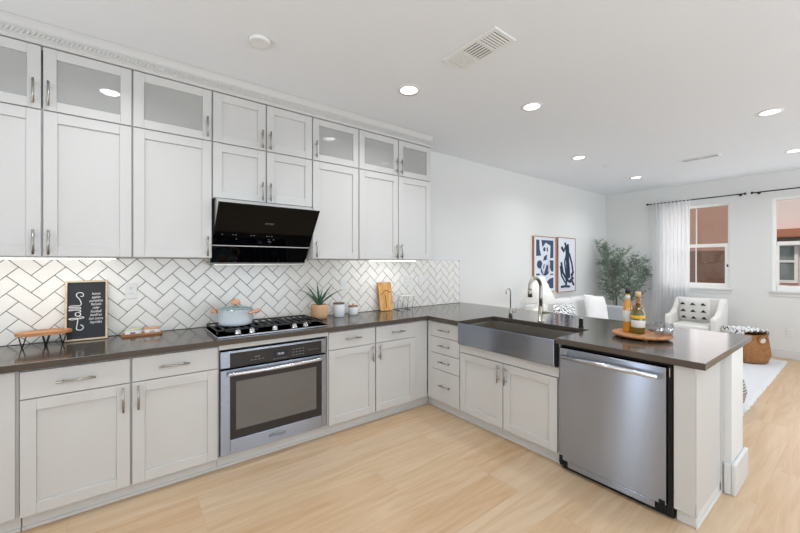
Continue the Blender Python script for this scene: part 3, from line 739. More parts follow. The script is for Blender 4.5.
t = thing('plate_riser', 'small white shelf riser on thin metal legs right of the cutting board', 'stand', (.13, -.13, .9145))
boxes('shelf', [(-.10, .13, -.055, .055, .155, .163)], 'plastic', t, bevel=.002)
for x in (-.06, .085):
    for y in (-.045, .045):
        bm = bmesh.new(); tube(bm, [(x, y, .155), (x-.03, y, .0)], .003, 6); obj('leg', bm, 'nickel', t)
boxes('foot_rail', [(-.12, -.085, -.05, .05, 0, .006), (.03, .065, -.05, .05, 0, .006)], 'nickel', t)

# word-art sign
t = thing('chalkboard_sign', 'black framed sign with white autumn lettering leaning on the tile', 'sign', (-2.60, -.085, .915)); 
tl = Matrix.Rotation(-.15, 4, 'X'); te = tl.to_euler()
w, h = .222, .405
def leaned(name, lst, m, par, bevel=0):
    bm = bmesh.new()
    for b in lst: box(bm, *b, tl)
    return obj(name, bm, m, par, bevel=bevel)
leaned('board', [(-w/2+.01, w/2-.01, -.006, .004, .01, h-.01)], 'slate', t)
leaned('frame', [(-w/2, -w/2+.0115, -.018, .006, 0, h), (w/2-.0115, w/2, -.018, .006, 0, h), (-w/2+.0115, w/2-.0115, -.018, .006, 0, .0115), (-w/2+.0115, w/2-.0115, -.018, .006, h-.0115, h)], 'wood_frame', t, .001)
bm = bmesh.new()
def stroke(pts, r=.0029):
    P = []
    n = len(pts)
    for i in range(n-1):          # Catmull-Rom
        p0, p1, p2, p3 = pts[max(i-1, 0)], pts[i], pts[i+1], pts[min(i+2, n-1)]
        for k in range(6):
            u = k/6
            P.append(tuple(.5*((2*p1[j])+(-p0[j]+p2[j])*u+(2*p0[j]-5*p1[j]+4*p2[j]-p3[j])*u*u+(-p0[j]+3*p1[j]-3*p2[j]+p3[j])*u**3) for j in (0, 1)))
    P.append(pts[-1])
    tube(bm, [tl @ Vector((x, -.0065, z)) for x, z in P], r, 6)
# the word runs upwards: f a l l with long curls (x = across, z = up the board)
cx = -.045
stroke([(cx+.012, .105), (cx+.024, .098), (cx+.028, .082), (cx+.014, .070), (cx-.004, .075), (cx-.006, .092), (cx-.002, .12), (cx, .15)])
stroke([(cx, .15), (cx-.028, .152), (cx-.045, .149), (cx-.03, .142), (cx+.0, .146), (cx+.028, .150), (cx+.026, .158), (cx+.005, .157)])
stroke([(cx-.012, .188), (cx-.012, .170), (cx+.004, .164), (cx+.014, .176), (cx+.006, .19), (cx-.010, .188), (cx+.012, .194), (cx+.012, .204)])
stroke([(cx+.012, .204), (cx-.02, .206), (cx-.044, .204), (cx-.04, .214), (cx-.01, .215), (cx+.012, .214), (cx+.012, .224)])
stroke([(cx+.012, .224), (cx-.02, .226), (cx-.044, .224), (cx-.04, .234), (cx-.01, .236), (cx+.01, .236), (cx+.016, .25), (cx+.006, .28), (cx-.008, .30), (cx-.006, .318), (cx+.012, .324), (cx+.026, .314), (cx+.024, .298), (cx+.012, .298)])
obj('lettering', bm, 'white_ink', t)
for i, wd in enumerate(('leaves', 'apples', 'pumpkins', 'flannels', 'cider', 'football', 'bonfires', 'hot cocoa', 'hayrides')):
    p = tl @ Vector((.048, -.0068, .306-i*.0245))
    text('lettering', wd, .026, 'white_ink', t, p, (PI/2+te.x, 0, 0), .0004, shear=.25, xs=.72)

# hairpin-leg board
t = thing('serving_board', 'oval wooden serving board on black hairpin legs left of the sign', 'serving board', (-2.80, -.13, .9145))
bm = bmesh.new(); prism(bm, ellipse(0, 0, .132, .085, 40), .072, .092); obj('board', bm, 'wood_warm', t, bevel=.003)
for sx, sy in ((-.095, -.02), (.015, -.06), (.088, -.015), (-.0, .06)):
    bm = bmesh.new(); tube(bm, [(sx-.016, sy, .072), (sx-.002, sy-.004, .004), (sx+.002, sy-.004, .004), (sx+.018, sy, .072)], .0032, 6)
    lathe(bm, [(.004, 0), (.004, .004)], 8, (sx, sy-.004, 0)); obj('leg', bm, 'black', t)

# candle tray
t = thing('wooden_tray', 'narrow wooden tray holding two small jars right of the sign', 'tray', (-2.29, -.10, .9145))
bm = bmesh.new(); prism(bm, rrect(-.12, .12, -.035, .035, .02), 0, .008); obj('base', bm, 'wood_warm', t, bevel=.002)
bm = bmesh.new(); tube(bm, [(p[0], p[1], .013) for p in rrect(-.117, .117, -.032, .032, .02)], .005, 6, True); obj('rim', bm, 'wood_warm', t)
for x, lb, mt in ((-.055, 'small jar with pale green lid on the left of the narrow tray', 'leafy'), (.06, 'small jar with copper lid on the right of the narrow tray', 'copper')):
    j = thing('candle_jar', lb, 'jar', (-2.29+x, -.10, .9235), 0, 'jars on the narrow tray')
    bm = bmesh.new(); lathe(bm, [(.046, 0), (.05, .006), (.05, .026), (.047, .03)], 24, sx=1, sy=.55); obj('jar', bm, 'ceramic', j)
    bm = bmesh.new(); lathe(bm, [(.05, .0305), (.051, .033), (.051, .041), (.047, .043)], 24, sx=1, sy=.55)
    obj('lid', bm, 'copper' if mt == 'copper' else mat('pale_green_lid', rgb(206, 208, 176), .5), j)
    boxes('label_band', [(-.018, .012, -.0285, -.0262, .008, .022)], mat('jar_label', rgb(140, 110, 130) if x < 0 else rgb(170, 176, 186), .6, var=.2, scale=50), j)

# outlets on the splash and far wall
def outlet(label, x, z, loc_fn=None, gang=1, kind='outlet', base=None, rz=0):
    t = thing('power_outlet', label, 'outlet', base or (x, -.0112, z), rz, 'wall outlets')
    w = .035*gang+.0
    boxes('cover_plate', [(-w, w, -.006, 0, -.058, .058)], 'plastic', t, bevel=.002)
    for g in range(gang):
        cx = (g-(gang-1)/2)*.07
        if kind == 'switch':
            boxes('rocker', [(cx-.016, cx+.016, -.009, -.0062, -.033, .033)], 'ceramic', t, bevel=.001)
            continue
        for s in (-1, 1):
            bm = bmesh.new(); prism(bm, rrect(cx-.016, cx+.016, -.014, .014, .008), .0062, .0082, Matrix.Translation((0, 0, s*.021)) @ Matrix.Rotation(PI/2, 4, 'X')); r = obj('receptacle', bm, 'plastic', t)
            boxes('slots', [(cx-.008, cx-.0055, -.0088, -.0083, s*.021-.001, s*.021+.008), (cx+.0055, cx+.008, -.0088, -.0083, s*.021-.001, s*.021+.008), (cx-.002, cx+.002, -.0088, -.0083, s*.021-.009, s*.021-.005)], 'plastic_dk', r)
outlet('white outlet on the tile just right of the chalk sign', -2.357, 1.232)
outlet('white switch plate on the tile above the canisters', -.595, 1.226, kind='switch')
outlet('white double-gang outlet plate on the tile above the riser', .26, 1.235, gang=2)
outlet('white single outlet on the tile right of the double-gang plate', .455, 1.235, kind='switch')
outlet('white outlet on the far wall above the baseboard', 0, 0, base=(XR-.0005, -2.60, .395), rz=-PI/2)

# ================================================================== FAUCETS
t = thing('kitchen_faucet', 'tall brushed gooseneck faucet behind the sink', 'faucet', (.575, -1.526, .9145))
bm = bmesh.new(); lathe(bm, [(.028, 0), (.028, .006), (.0225, .008), (.0225, .135), (.019, .14)], 24); obj('base', bm, 'nickel', t)
bm = bmesh.new(); R = .087; pts = [(0, 0, .141), (0, 0, .22), (0, 0, .305)]
for k in range(1, 17): a = PI*k/16*1.06; pts.append((-R+R*math.cos(a), 0, .305+R*math.sin(a)))
tube(bm, pts, .0155, 14); obj('neck', bm, 'nickel', t)
bm = bmesh.new(); e = Vector(pts[-1]); dd = (Vector(pts[-1])-Vector(pts[-2])).normalized(); tube(bm, [e-dd*.005, e+dd*.02, e+dd*.06], [.017, .019, .021], 14); obj('spray_head', bm, 'nickel', t)
bm = bmesh.new(); tube(bm, [(0, -.02, .085), (0, -.05, .085)], .014, 12); tube(bm, [(0, -.045, .085), (.01, -.12, .088)], [.008, .006], 10); obj('handle', bm, 'nickel', t)
t = thing('water_filter_faucet', 'slim small gooseneck drinking faucet left of the main faucet', 'faucet', (.565, -1.214, .9145))
bm = bmesh.new(); lathe(bm, [(.018, 0), (.017, .05), (.012, .075), (.008, .09)], 20); obj('base', bm, 'nickel', t)
bm = bmesh.new(); R = .034; pts = [(0, 0, .09), (0, 0, .245)]
for k in range(1, 13): a = PI*k/12*1.15; pts.append((-R+R*math.cos(a), 0, .245+R*math.sin(a)))
tube(bm, pts, .006, 10); obj('neck', bm, 'nickel', t)
bm = bmesh.new(); tube(bm, [(.012, -.006, .055), (.03, -.045, .058)], .007, 8); tube(bm, [(.026, -.04, .056), (.028, -.042, .10)], .004, 8); obj('handle', bm, 'nickel', t)
t = thing('air_gap', 'short dark cylinder fitting beside the sink rim', 'sink fitting', (.575, -1.885, .9145))
bm = bmesh.new(); lathe(bm, [(.021, 0), (.021, .004), (.017, .005), (.017, .065), (.014, .07)], 20); obj('body', bm, 'blackglass', t)
bm = bmesh.new(); lathe(bm, [(.0145, .0705), (.0145, .076), (.01, .079)], 20); obj('cap', bm, 'chrome', t)

# ================================================================== TRAY WITH BOTTLES
TX, TY, TZ = .50, -2.345, .9145
t = thing('round_wooden_tray', 'round wooden footed tray with bottles and glasses on the peninsula', 'tray', (TX, TY, TZ))
bm = bmesh.new(); lathe(bm, [(.165, .012), (.178, .018), (.180, .032), (.174, .034), (.170, .029), (.001, .029)], 48); obj('plate', bm, 'wood_warm', t)
for k in range(4):
    a = k*PI/2+.5; bm = bmesh.new(); lathe(bm, [(.012, 0), (.015, .006), (.015, .012)], 12, (.12*math.cos(a), .12*math.sin(a), 0)); obj('foot', bm, 'wood_warm', t)
SZ = TZ+.0292
def bottle(label, x, y, prof, body, cap, capp, labs):
    b = thing('bottle', label, 'bottle', (x, y, SZ), 0, 'bottles on the round tray')
    bm = bmesh.new(); lathe(bm, prof, 28); obj('body', bm, body, b)
    bm = bmesh.new(); lathe(bm, capp, 18); obj('cap', bm, cap, b)
    for (r, z0, z1, m) in labs:
        bm = bmesh.new(); lathe(bm, [(r, z0), (r+.0008, z0+.001), (r+.0008, z1-.001), (r, z1)], 28, cap=False); obj('label', bm, m, b)
bottle('slim amber bottle with pale label and black cap on the round tray', TX-.01, TY+.085,
       [(.026, 0), (.030, .006), (.030, .175), (.026, .20), (.014, .235), (.013, .275)], 'amber', 'capblack',
       [(.0145, .2755), (.0145, .318), (.012, .32)], [(.0302, .075, .155, 'label'), (.0145, .237, .262, 'label')])
bottle('squat olive green bottle with yellow print in front on the tray', TX-.02, TY+.015,
       [(.038, 0), (.042, .008), (.042, .135), (.036, .155), (.016, .175), (.015, .20)], 'olive', 'brownb',
       [(.017, .2005), (.017, .228), (.014, .23)], [(.0422, .045, .095, 'label'), (.0422, .105, .128, 'yellow')])
bottle('brown liquor bottle with cork top standing behind the green one', TX+.07, TY+.045,
       [(.036, 0), (.040, .008), (.040, .15), (.032, .18), (.017, .205), (.016, .245)], 'brownb', 'wood_pale',
       [(.0185, .2455), (.0185, .285), (.016, .287)], [(.0402, .10, .145, 'label'), (.0175, .208, .222, 'capblack')])
for i, (dx, dy, lb) in enumerate(((.03, -.095, 'faceted clear tumbler nearest the green bottle'), (.12, -.075, 'clear tumbler at the rear of the round tray'), (.075, -.135, 'clear tumbler at the right end of the round tray'))):
    g = thing('tumbler', lb, 'glass', (TX+dx, TY+dy, SZ), 0, 'tumblers on the round tray')
    bm = bmesh.new(); lathe(bm, [(.024, 0), (.026, .002), (.032, .078), (.030, .078), (.0245, .010), (.001, .009)], 20, cap=False); 
    o = obj('glass', bm, 'glassware', g)
boxes_o = None
t = thing('garnish_sprig', 'small green leafy sprig on the round tray behind the tumblers', 'sprig', (TX+.135, TY-.02, SZ))
bm = bmesh.new()
for k in range(6):
    a = k*1.05; p = [(0, 0, .003), (.012*math.cos(a+.4), .012*math.sin(a+.4), .012), (.03*math.cos(a), .03*math.sin(a), .016), (.012*math.cos(a-.4), .012*math.sin(a-.4), .012)]
    vs = [bm.verts.new(q) for q in p]; bm.faces.new(vs)
o = obj('leaves', bm, 'leaf', t); s = o.modifiers.new('t', 'SOLIDIFY'); s.thickness = .002

# ================================================================== CEILING FIXTURES
def downlight(label, x, y, power=19):
    t = thing('recessed_light', label, 'light', (x, y, CZ-.001), 0, 'recessed ceiling lights')
    bm = bmesh.new(); lathe(bm, [(.068, -.004), (.095, -.004), (.098, 0), (.068, 0)], 36, cap=False); obj('trim_ring', bm, 'plastic', t)
    bm = bmesh.new(); lathe(bm, [(.067, -.0035), (.067, -.0005)], 36); obj('lens', bm, 'lampglow', t)
    l = area('lamp_light', (x, y, CZ-.012), (0, 0, -1), .13, .13, power, (.93, .97, 1), 'DISK', 2.5)
LX = [(-.566, -1.055, 'recessed light nearest the range hood'), (.499, -1.486, 'recessed light above the sink, second along the ceiling'), (2.385, -.981, 'recessed light between the sink and the far window, near the back wall'),
      (4.235, -1.003, 'small recessed light closest to the curtain rod'), (2.357, -2.76, 'recessed light on the right side, nearer of that row'), (4.221, -2.758, 'recessed light at the far right edge of the photo'),
      (-2.49, -1.14, 'recessed light over the left counter, seen in the glass doors'), (-2.49, -3.9, 'recessed light behind the viewpoint on the left'), (-.566, -3.9, 'recessed light behind the viewpoint in the middle'), (1.2, -3.9, 'recessed light behind the viewpoint on the right')]
for x, y, lb in LX: downlight(lb, x, y)

def vent(label, cx, cy, lx, ly, cells, rz):
    t = thing('ceiling_vent', label, 'vent', (cx, cy, CZ-.001), rz, 'ceiling vents')
    boxes('backing', [(-lx/2+.026, lx/2-.026, -ly/2+.026, ly/2-.026, -.002, -.0005)], 'gap', t)
    boxes('frame', [(-lx/2, lx/2, -ly/2, -ly/2+.025, -.01, 0), (-lx/2, lx/2, ly/2-.025, ly/2, -.01, 0), (-lx/2, -lx/2+.025, -ly/2+.025, ly/2-.025, -.01, 0), (lx/2-.025, lx/2, -ly/2+.025, ly/2-.025, -.01, 0)]
          + [(-lx/2+.025+(lx-.05)*k/cells-.006, -lx/2+.025+(lx-.05)*k/cells+.006, -ly/2+.025, ly/2-.025, -.01, -.0025) for k in range(1, cells)], 'plastic', t)
    for c in range(cells):
        bm = bmesh.new(); a = -lx/2+.03+(lx-.05)*c/cells; b = -lx/2+.02+(lx-.05)*(c+1)/cells
        n = 6
        if c % 2 == 1 or cells == 2:
            for k in range(n):
                y = -ly/2+.03+(ly-.06)*(k+.5)/n
                m = Matrix.Translation((0, y, -.008)) @ Matrix.Rotation(.5 if cells == 3 else -.9, 4, 'X'); box(bm, a, b, -.0055, .0055, -.0008, .0008, m)
        else:
            for k in range(n):
                x = a+(b-a)*(k+.5)/n
                m = Matrix.Translation((x, 0, -.008)) @ Matrix.Rotation(.5 if c == 0 else 0, 4, 'Y'); box(bm, -.0055 if c == 0 else -.0085, .0055 if c == 0 else .0085, -ly/2+.026, ly/2-.026, -.0008, .0008, m)
        obj('louver', bm, 'plastic', t)
vent('square-louvred ceiling vent above the kitchen near the brightest light', -.55, -1.755, .44, .21, 3, PI/2)
vent('long narrow ceiling vent near the curtain rods', 3.67, -1.95, .42, .15, 2, PI/2)
o = bmesh.new(); lathe(o, [(.055, -.022), (.062, -.018), (.066, 0)], 30, cap=True)
t = thing('smoke_detector', 'small round white detector on the ceiling over the left cabinets', 'detector', (-1.719, -.993, CZ-.001)); obj('cover', o, 'plastic', t)
o = bmesh.new(); lathe(o, [(.04, -.006), (.045, 0)], 24)
t = thing('sprinkler_cap', 'tiny round sprinkler cover on the ceiling past the second light', 'sprinkler', (3.11, -1.013, CZ-.001)); obj('cover', o, 'plastic', t)

# ================================================================== LIVING ROOM
# framed prints
def art(label, x0, x1, z0, z1, kind):
    t = thing('framed_art', label, 'picture', ((x0+x1)/2, -.0005, (z0+z1)/2), 0, 'framed prints'); w, h = (x1-x0)/2, (z1-z0)/2
    boxes('frame', [(-w, -w+.012, -.035, 0, -h, h), (w-.012, w, -.035, 0, -h, h), (-w+.012, w-.012, -.035, 0, -h, -h+.012), (-w+.012, w-.012, -.035, 0, h-.012, h)], 'wood_art', t)
    boxes('print', [(-w+.012, w-.012, -.03, -.005, -h+.012, h-.012)], 'art_paper', t)
    if kind == 1:
        bm = bmesh.new(); mt = Matrix.Translation((0, -.0305, 0)) @ Matrix.Rotation(PI/2, 4, 'X'); W_, H_ = w-.07, h-.06
        def P(pts): prism(bm, pts, 0, .0015, mt)
        P([(-W_, H_), (-W_*.66, H_), (-W_*.62, H_*.62), (-W_*.45, H_*.36), (-W_, H_*.34)])
        P([(-W_*.42, H_), (W_, H_), (W_, H_*.28), (W_*.6, H_*.25), (W_*.66, H_*.78), (W_*.1, H_*.9), (-W_*.3, H_*.7)])
        P(ellipse(-.02, H_*.62, .035, H_*.09, 18)); P(ellipse(.07, H_*.62, .02, H_*.1, 18))
        P([(-W_*.1, H_*.32), (W_*.25, H_*.42), (W_*.2, H_*.2), (-W_*.2, H_*.15)])
        P(ellipse(-W_*.62, -H_*.0, W_*.3, H_*.17, 20)); P(ellipse(0, -H_*.22, W_*.5, H_*.24, 24))
        P([(W_*.5, H_*.17), (W_, H_*.17), (W_, -H_*.3), (W_*.75, -H_*.3), (W_*.55, -H_*.1)])
        P([(-W_, -H_*.44), (-W_*.6, -H_*.44), (-W_*.6, -H_*.37), (-W_, -H_*.37)]); P([(W_*.6, -H_*.44), (W_, -H_*.44), (W_, -H_*.39), (W_*.6, -H_*.39)])
        P(ellipse(-W_*.45, -H_*.78, W_*.42, H_*.17, 20))
        P([(W_*.2, -H_*.72), (W_*.55, -H_*.6), (W_, -H_*.55), (W_, -H_), (W_*.35, -H_), (W_*.5, -H_*.85)])
        obj('ink_shapes', bm, 'art_blue', t)
        bm = bmesh.new()
        tube(bm, [(-.05, -.034, H_*.1), (-.10, -.034, -.05), (-.06, -.034, -.15), (-.03, -.034, -.08), (.02, -.034, .03)], .018, 8)
        tube(bm, [(.06, -.034, .12), (.12, -.034, .02), (.10, -.034, -.12)], .018, 8); obj('pale_loops', bm, 'art_paper', t)
    else:
        bm = bmesh.new(); Y = -.032
        def S(pts, r): tube(bm, [(x*(w-.05), Y, z*(h-.05)) for x, z in pts], r*.7, 8)
        S([(-.75, .72), (-.5, .55), (-.2, .75), (-.1, .5), (-.05, 0), (0, -.3), (.05, -.6)], .03)
        S([(.05, .85), (.12, .55), (.1, .2), (.2, -.15), (.25, -.55)], .035); S([(-.3, .9), (-.05, .6), (.3, .45), (.65, .05), (.8, -.3), (.6, -.6), (.2, -.7)], .024)
        S([(-.8, .1), (-.6, -.3), (-.1, -.6), (.4, -.72), (.85, -.55)], .028); S([(-.9, -.05), (-.75, -.45), (-.3, -.7), (-.1, -.78)], .022)
        S([(-.1, .45), (-.35, .1), (-.15, -.4), (.1, -.65)], .02); S([(.55, -.45), (.85, -.3)], .03); S([(-.8, -.9), (-.3, -.88), (.3, -.9)], .03); S([(.6, -.62), (.9, -.85)], .028); S([(-.1, -.65), (-.15, -.85)], .025)
        obj('ink_strokes', bm, 'art_navy', t)
art('left framed print with blocky blue organic shapes', 2.84, 3.50, .955, 1.885, 1)
art('right framed print with looping dark navy brush strokes', 3.58, 4.19, .93, 1.895, 2)

def cushion(name, label, loc, rot, w, h, d, m, group='cushions', wav=0):
    bm = bmesh.new(); N = 13; g = {}
    for s in (1, -1):
        for i in range(N):
            for j in range(N):
                u, v = i/(N-1)*2-1, j/(N-1)*2-1; e = (1-abs(u)**3)*(1-abs(v)**3)
                if s < 0 and e == 0: g[(s, i, j)] = g[(1, i, j)]; continue
                p = 1-.10*(1-max(abs(u), abs(v))) ; k = 1-.07*(1-abs(u*v))*max(abs(u), abs(v))
                zz = (random.uniform(-1, 1)*wav if e > 0 else 0)
                g[(s, i, j)] = bm.verts.new((u*w/2*k, s*(d/2)*(e**.5)+zz, v*h/2*k))
    for s in (1, -1):
        for i in range(N-1):
            for j in range(N-1):
                f = bm.faces.new((g[(s, i, j)], g[(s, i+1, j)], g[(s, i+1, j+1)], g[(s, i, j+1)])); f.smooth = True
    o = obj(name, bm, m, loc=loc, rot=rot, subs=1)
    return tag(o, label, 'cushion', group)
# sofa along the back wall
t = thing('sofa', 'white sofa with grey arms against the back wall under the prints', 'sofa', (3.28, -.50, 0))
boxes('base', [(-.80, .80, -.40, .40, .10, .30)], 'sofa', t, bevel=.02)
boxes('backrest', [(-.80, .80, .22, .42, .301, .80)], 'sofa', t, bevel=.05, bseg=4)
for x in (-.91, .805): boxes('arm', [(x, x+.105+(.09 if x > 0 else 0), -.42, .42, .10, .72)], 'sofa_grey' if x > 0 else 'sofa', t, bevel=.03, bseg=4)
for x in (-.795, .005): boxes('seat_cushion', [(x, x+.79, -.40, .215, .305, .45)], 'sofa', t, bevel=.04, bseg=4)
for x in (-.795, .005): boxes('back_cushion', [(x, x+.79, .04, .215, .455, .89)], 'sofa', t, bevel=.06, bseg=4)
for x in (-.78, .72):
    for y in (-.36, .33):
        boxes('leg', [(x, x+.05, y, y+.05, 0, .099)], 'wood_warm', t)
cushion('throw_pillow', 'fluffy white knitted cushion on the sofa beside the grey arm', (3.56, -.68, .70), (-.25, .10, -.15), .54, .50, .16, 'fluff', wav=.006)
cushion('throw_pillow', 'zebra-patterned black and white cushion beside the table lamp', (2.66, -.66, .67), (-.25, 0, -.2), .45, .42, .15, 'zebra')

# side table and lamp
t = thing('side_table', 'small white side table beneath the cone-shaded lamp', 'side table', (2.17, -.52, 0))
bm = bmesh.new(); lathe(bm, [(.20, 0), (.20, .02), (.03, .03), (.03, .50), (.185, .51), (.185, .53)], 32); obj('table', bm, 'ceramic', t)
t = thing('table_lamp', 'white table lamp with a wide cone shade behind the faucet', 'lamp', (2.17, -.52, .5305))
bm = bmesh.new(); lathe(bm, [(.085, 0), (.10, .02), (.115, .10), (.10, .20), (.05, .27), (.02, .29), (.012, .33), (.012, .42)], 32); obj('base', bm, 'ceramic', t)
bm = bmesh.new(); lathe(bm, [(.24, .375), (.075, .72)], 48, cap=False); o = obj('lamp_shade', bm, 'shade', t); s = o.modifiers.new('t', 'SOLIDIFY'); s.thickness = .004
l = bpy.data.lights.new('lamp_light', 'POINT'); l.energy = 6; l.shadow_soft_size = .05; l.color = (1, .94, .86); lo = bpy.data.objects.new('lamp_light', l); COL.objects.link(lo); lo.location = (2.17, -.52, 1.06)

# olive tree
def tree():
    t = thing('potted_olive_tree', 'slender grey-green olive tree standing in the far corner', 'tree', (4.98, -.46, 0))
    bm = bmesh.new(); lathe(bm, [(.13, 0), (.17, .02), (.19, .30), (.18, .32), (.165, .32), (.165, .28)], 32); obj('pot', bm, 'ceramic', t)
    bm = bmesh.new(); lathe(bm, [(.164, .27), (.02, .28)], 24); obj('soil', bm, 'soil', t)
    rnd = random.Random(3); bt = bmesh.new(); bl = bmesh.new()
    stems = []
    def leafat(p, d, L):
        d = d.normalized(); s = d.cross(Vector((rnd.uniform(-1, 1), rnd.uniform(-1, 1), rnd.uniform(-1, 1)))).normalized(); n = d.cross(s)
        w = L*.12
        v = [bl.verts.new(q) for q in (p, p+d*L*.4+s*w+n*L*.05, p+d*L, p+d*L*.4-s*w+n*L*.05)]; bl.faces.new(v)
    def branch(p, d, L, r, lev):
        pts = [p.copy()]; n = 7
        for i in range(n):
            d = (d+Vector((rnd.uniform(-.12, .12), rnd.uniform(-.12, .12), rnd.uniform(-.02, .1)))).normalized(); p = p+d*(L/n); pts.append(p.copy())
            p.x = max(-.42, min(.34, p.x)); p.y = max(-.38, min(.34, p.y))
            if lev < 2 and i >= (0 if lev == 0 else 1):
                for _ in range(2 if lev == 0 else 1):
                    a = rnd.uniform(0, 2*PI); q = (d*.5+Vector((math.cos(a), math.sin(a), rnd.uniform(-.2, .3))).normalized()*.8).normalized()
                    branch(p.copy(), q, L*rnd.uniform(.30, .50)*(1 if lev else .8), r*.5, lev+1)
            if lev >= 1:
                for _ in range(1 if lev == 1 else 2):
                    a = rnd.uniform(0, 2*PI)
                    if rnd.random() < .5: leafat(p+d*rnd.uniform(-.03, .03), d*.7+Vector((math.cos(a), math.sin(a), rnd.uniform(-.3, .5))), rnd.uniform(.05, .085))
        tube(bt, pts, [r*(1-.7*i/n) for i in range(n+1)], 5)
    for sx, sy, lx, ly, L in ((-.02, 0, -.22, .04, .90), (.02, .01, .08, .10, 1.0), (0, -.02, .30, -.16, .8), (.0, .02, -.05, -.25, .72), (.01, 0, .2, .2, 1.0)):
        b0 = Vector((sx, sy, .275)); tube(bt, [b0, b0+Vector((lx*.3, ly*.3, .2)), b0+Vector((lx*.5, ly*.5, .34))], .010, 6)
        branch(b0+Vector((lx*.5, ly*.5, .34)), Vector((lx, ly, .9)).normalized(), L, .009, 0)
    obj('branches', bt, 'bark', t); obj('foliage', bl, 'leaf2', t)
tree()

# curtains
def rod(label, y0, y1):
    t = thing('curtain_rod', label, 'curtain rod', (XR-.09, 0, 2.545), 0, 'curtain rods')
    bm = bmesh.new(); tube(bm, [(0, y0+.03, 0), (0, y1-.03, 0)], .009, 10); obj('rod', bm, 'black', t)
    for y in (y0, y1):
        bm = bmesh.new(); s = 1 if y == y1 else -1; tube(bm, [(0, y-s*.03, 0), (0, y-s*.02, 0), (0, y, 0)], [.01, .02, .02], 12); obj('finial', bm, 'black', t)
    for y in (y0+.08, y1-.08):
        bm = bmesh.new(); tube(bm, [(0, y, 0), (.0885, y, 0)], .007, 8); tube(bm, [(.084, y, 0), (.0895, y, 0)], .02, 12); obj('bracket', bm, 'black', t)
rod('black curtain rod carrying the sheer curtain over the left window', -2.13, -.76)
rod('black curtain rod with no visible curtain over the right-hand window', -3.75, -2.185)
bm = bmesh.new(); N = 110; y0, y1 = -.82, -1.42
rows = []
for j, z in enumerate((.03, .6, 1.3, 2.0, 2.5, 2.555)):
    rows.append([bm.verts.new((XR-.09+(.030*math.sin(i*.62)+.012*math.sin(i*1.7+z))*(.5 if z > 2.5 else 1), y0+(y1-y0)*i/N, z)) for i in range(N+1)])
for a, b in zip(rows, rows[1:]):
    for i in range(N): f = bm.faces.new((a[i], a[i+1], b[i+1], b[i])); f.smooth = True
tag(obj('sheer_curtain', bm, 'sheer'), 'white sheer curtain hanging in folds left of the window', 'curtain')

# armchair facing the kitchen
t = thing('armchair', 'cream armchair with sloping arms by the far wall under the window', 'armchair', (4.92, -1.62, .0195), 0)
hw = .33
boxes('seat_base', [(-.34, .28, -hw+.09, hw-.09, .14, .34)], 'cream', t, bevel=.02)
boxes('seat_cushion', [(-.35, .18, -hw+.095, hw-.095, .345, .46)], 'cream', t, bevel=.035, bseg=4)
bm = bmesh.new(); m = Matrix.Translation((.22, 0, .14)) @ Matrix.Rotation(.16, 4, 'Y'); box(bm, -.035, .06, -hw+.005, hw-.005, 0, .71, m); obj('backrest', bm, 'cream', t, bevel=.025, bseg=4)
for s in (-1, 1):
    bm = bmesh.new(); pr = [(-.36, .14), (-.36, .57), (-.33, .60), (-.12, .615), (.02, .68), (.14, .80), (.26, .86), (.26, .14)]
    mt = Matrix.Translation((0, s*(hw-.045)+.04, 0)) @ Matrix.Rotation(PI/2, 4, 'X'); prism(bm, pr, 0, .08, mt); obj('arm', bm, 'cream', t, bevel=.02, bseg=3)
for x in (-.30, .22):
    for y in (-.28, .24): boxes('leg', [(x, x+.04, y, y+.04, 0, .139)], 'wood_warm', t)
p = cushion('throw_pillow', 'white cushion with rows of black triangles on the armchair', (4.95, -1.59, .69), (0, .0, PI/2), .44, .42, .14, 'cream')
p.rotation_euler = (-.25, 0, PI/2)
for i in range(3):
    for j in range(3):
        bm = bmesh.new()
        x, z = (i-1)*.13, (j-1)*.115; d = .0715*math.sqrt(max(.05, (1-abs(x/.22)**3)*(1-abs(z/.21)**3)))+.001
        prism(bm, [(x-.040, z+.020), (x+.040, z+.020), (x, z-.025)], d, d+.0022, Matrix.Rotation(-PI/2, 4, 'X'))
        obj('triangle_print', bm, 'black', p)

# rug, pouf, basket
bm = bmesh.new(); N, Kk = 120, 60; rnd = random.Random(5); v = {}
rx0, rx1, ry0, ry1 = 1.85, 5.28, -2.60, -.95
for i in range(N+1):
    for j in range(Kk+1):
        x = rx0+(rx1-rx0)*i/N; y = ry0+(ry1-ry0)*j/Kk; e = (i in (0, N) or j in (0, Kk))
        v[(i, j)] = bm.verts.new((x+(rnd.uniform(-.012, .012) if e else 0), y+(rnd.uniform(-.010, .010) if e else 0), .002 if e else .014+rnd.uniform(-.004, .004)))
for i in range(N):
    for j in range(Kk): f = bm.faces.new((v[(i, j)], v[(i+1, j)], v[(i+1, j+1)], v[(i, j+1)])); f.smooth = True
box(bm, rx0+.02, rx1-.02, ry0+.02, ry1-.02, .0005, .003)
tag(obj('area_rug', bm, 'rug'), 'pale shaggy rug on the living room floor beyond the peninsula', 'rug')
bm = bmesh.new(); lathe(bm, [(.12, .0), (.20, .02), (.25, .09), (.268, .18), (.25, .28), (.19, .35), (.08, .375), (.01, .378)], 40)
tag(obj('knitted_pouf', bm, 'stripe', loc=(2.30, -2.345, .02)), 'round grey striped knitted pouf on the rug behind the peninsula end', 'pouf')
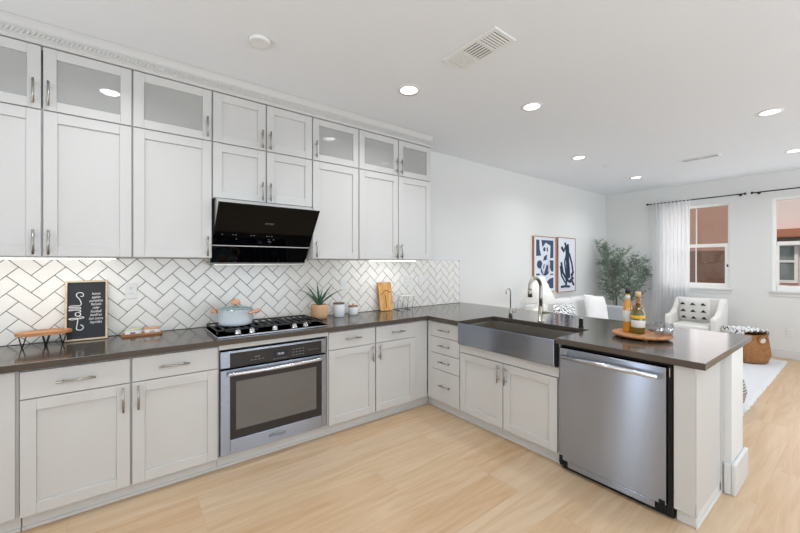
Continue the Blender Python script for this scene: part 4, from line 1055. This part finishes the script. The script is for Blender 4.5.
t = thing('wicker_basket', 'brown wicker basket with handles holding a throw by the rug', 'basket', (4.83, -2.235, .019), -.6)
bm = bmesh.new()
def rr(z, g): return [(p[0], p[1], z) for p in rrect(-.175-g, .175+g, -.21-g, .21+g, .11)]
prof = [(0, -.04), (.01, -.01), (.12, .015), (.30, .0), (.40, -.01), (.41, 0)]; R = []
for z, g in prof: R.append([bm.verts.new(q) for q in rr(z, g)])
for z, g in ((.405, -.025), (.03, -.03)): R.append([bm.verts.new(q) for q in rr(z, g)])
for a, b in zip(R, R[1:]):
    for i in range(len(a)): f = bm.faces.new((a[i], a[(i+1) % len(a)], b[(i+1) % len(a)], b[i])); f.smooth = True
bm.faces.new(R[0][::-1]); bm.faces.new(R[-1]); obj('body', bm, 'wicker', t)
bm = bmesh.new(); pts = [(.205*0+.05*math.cos(PI*k/12)*1.2, -.218-.01*math.sin(PI*k/12), .33+.055*math.sin(PI*k/12)) for k in range(25)]
tube(bm, pts[:24], .013, 8, True); obj('handle', bm, 'wicker', t)
bm = bmesh.new(); prism(bm, ellipse(0, 0, .045, .038, 20), .211, .2175, Matrix.Translation((0, 0, .335)) @ Matrix.Rotation(PI/2, 4, 'X')); obj('handle_hole', bm, 'cream', t)
# throw draped over the basket
bm = bmesh.new(); N = 34; g = {}
for i in range(N+1):
    for j in range(N+1):
        x = -.20+.40*i/N; y = -.13+.38*j/N; z = .455+.012*math.sin(i*.9)+.010*math.cos(j*1.1)
        ed = max(0, abs(x)-.18)/.03; z -= ed*.09
        if y > .235: z -= (y-.235)*2.2
        g[(i, j)] = bm.verts.new((x, min(y, .262), z))
for i in range(N):
    for j in range(N): f = bm.faces.new((g[(i, j)], g[(i+1, j)], g[(i+1, j+1)], g[(i, j+1)])); f.smooth = True
o = obj('throw_blanket', bm, 'zigzag', loc=(4.83, -2.235, .019), rot=(0, 0, -.6)); s = o.modifiers.new('t', 'SOLIDIFY'); s.thickness = .012
tag(o, 'white throw with dark zigzags folded over the wicker basket', 'blanket')
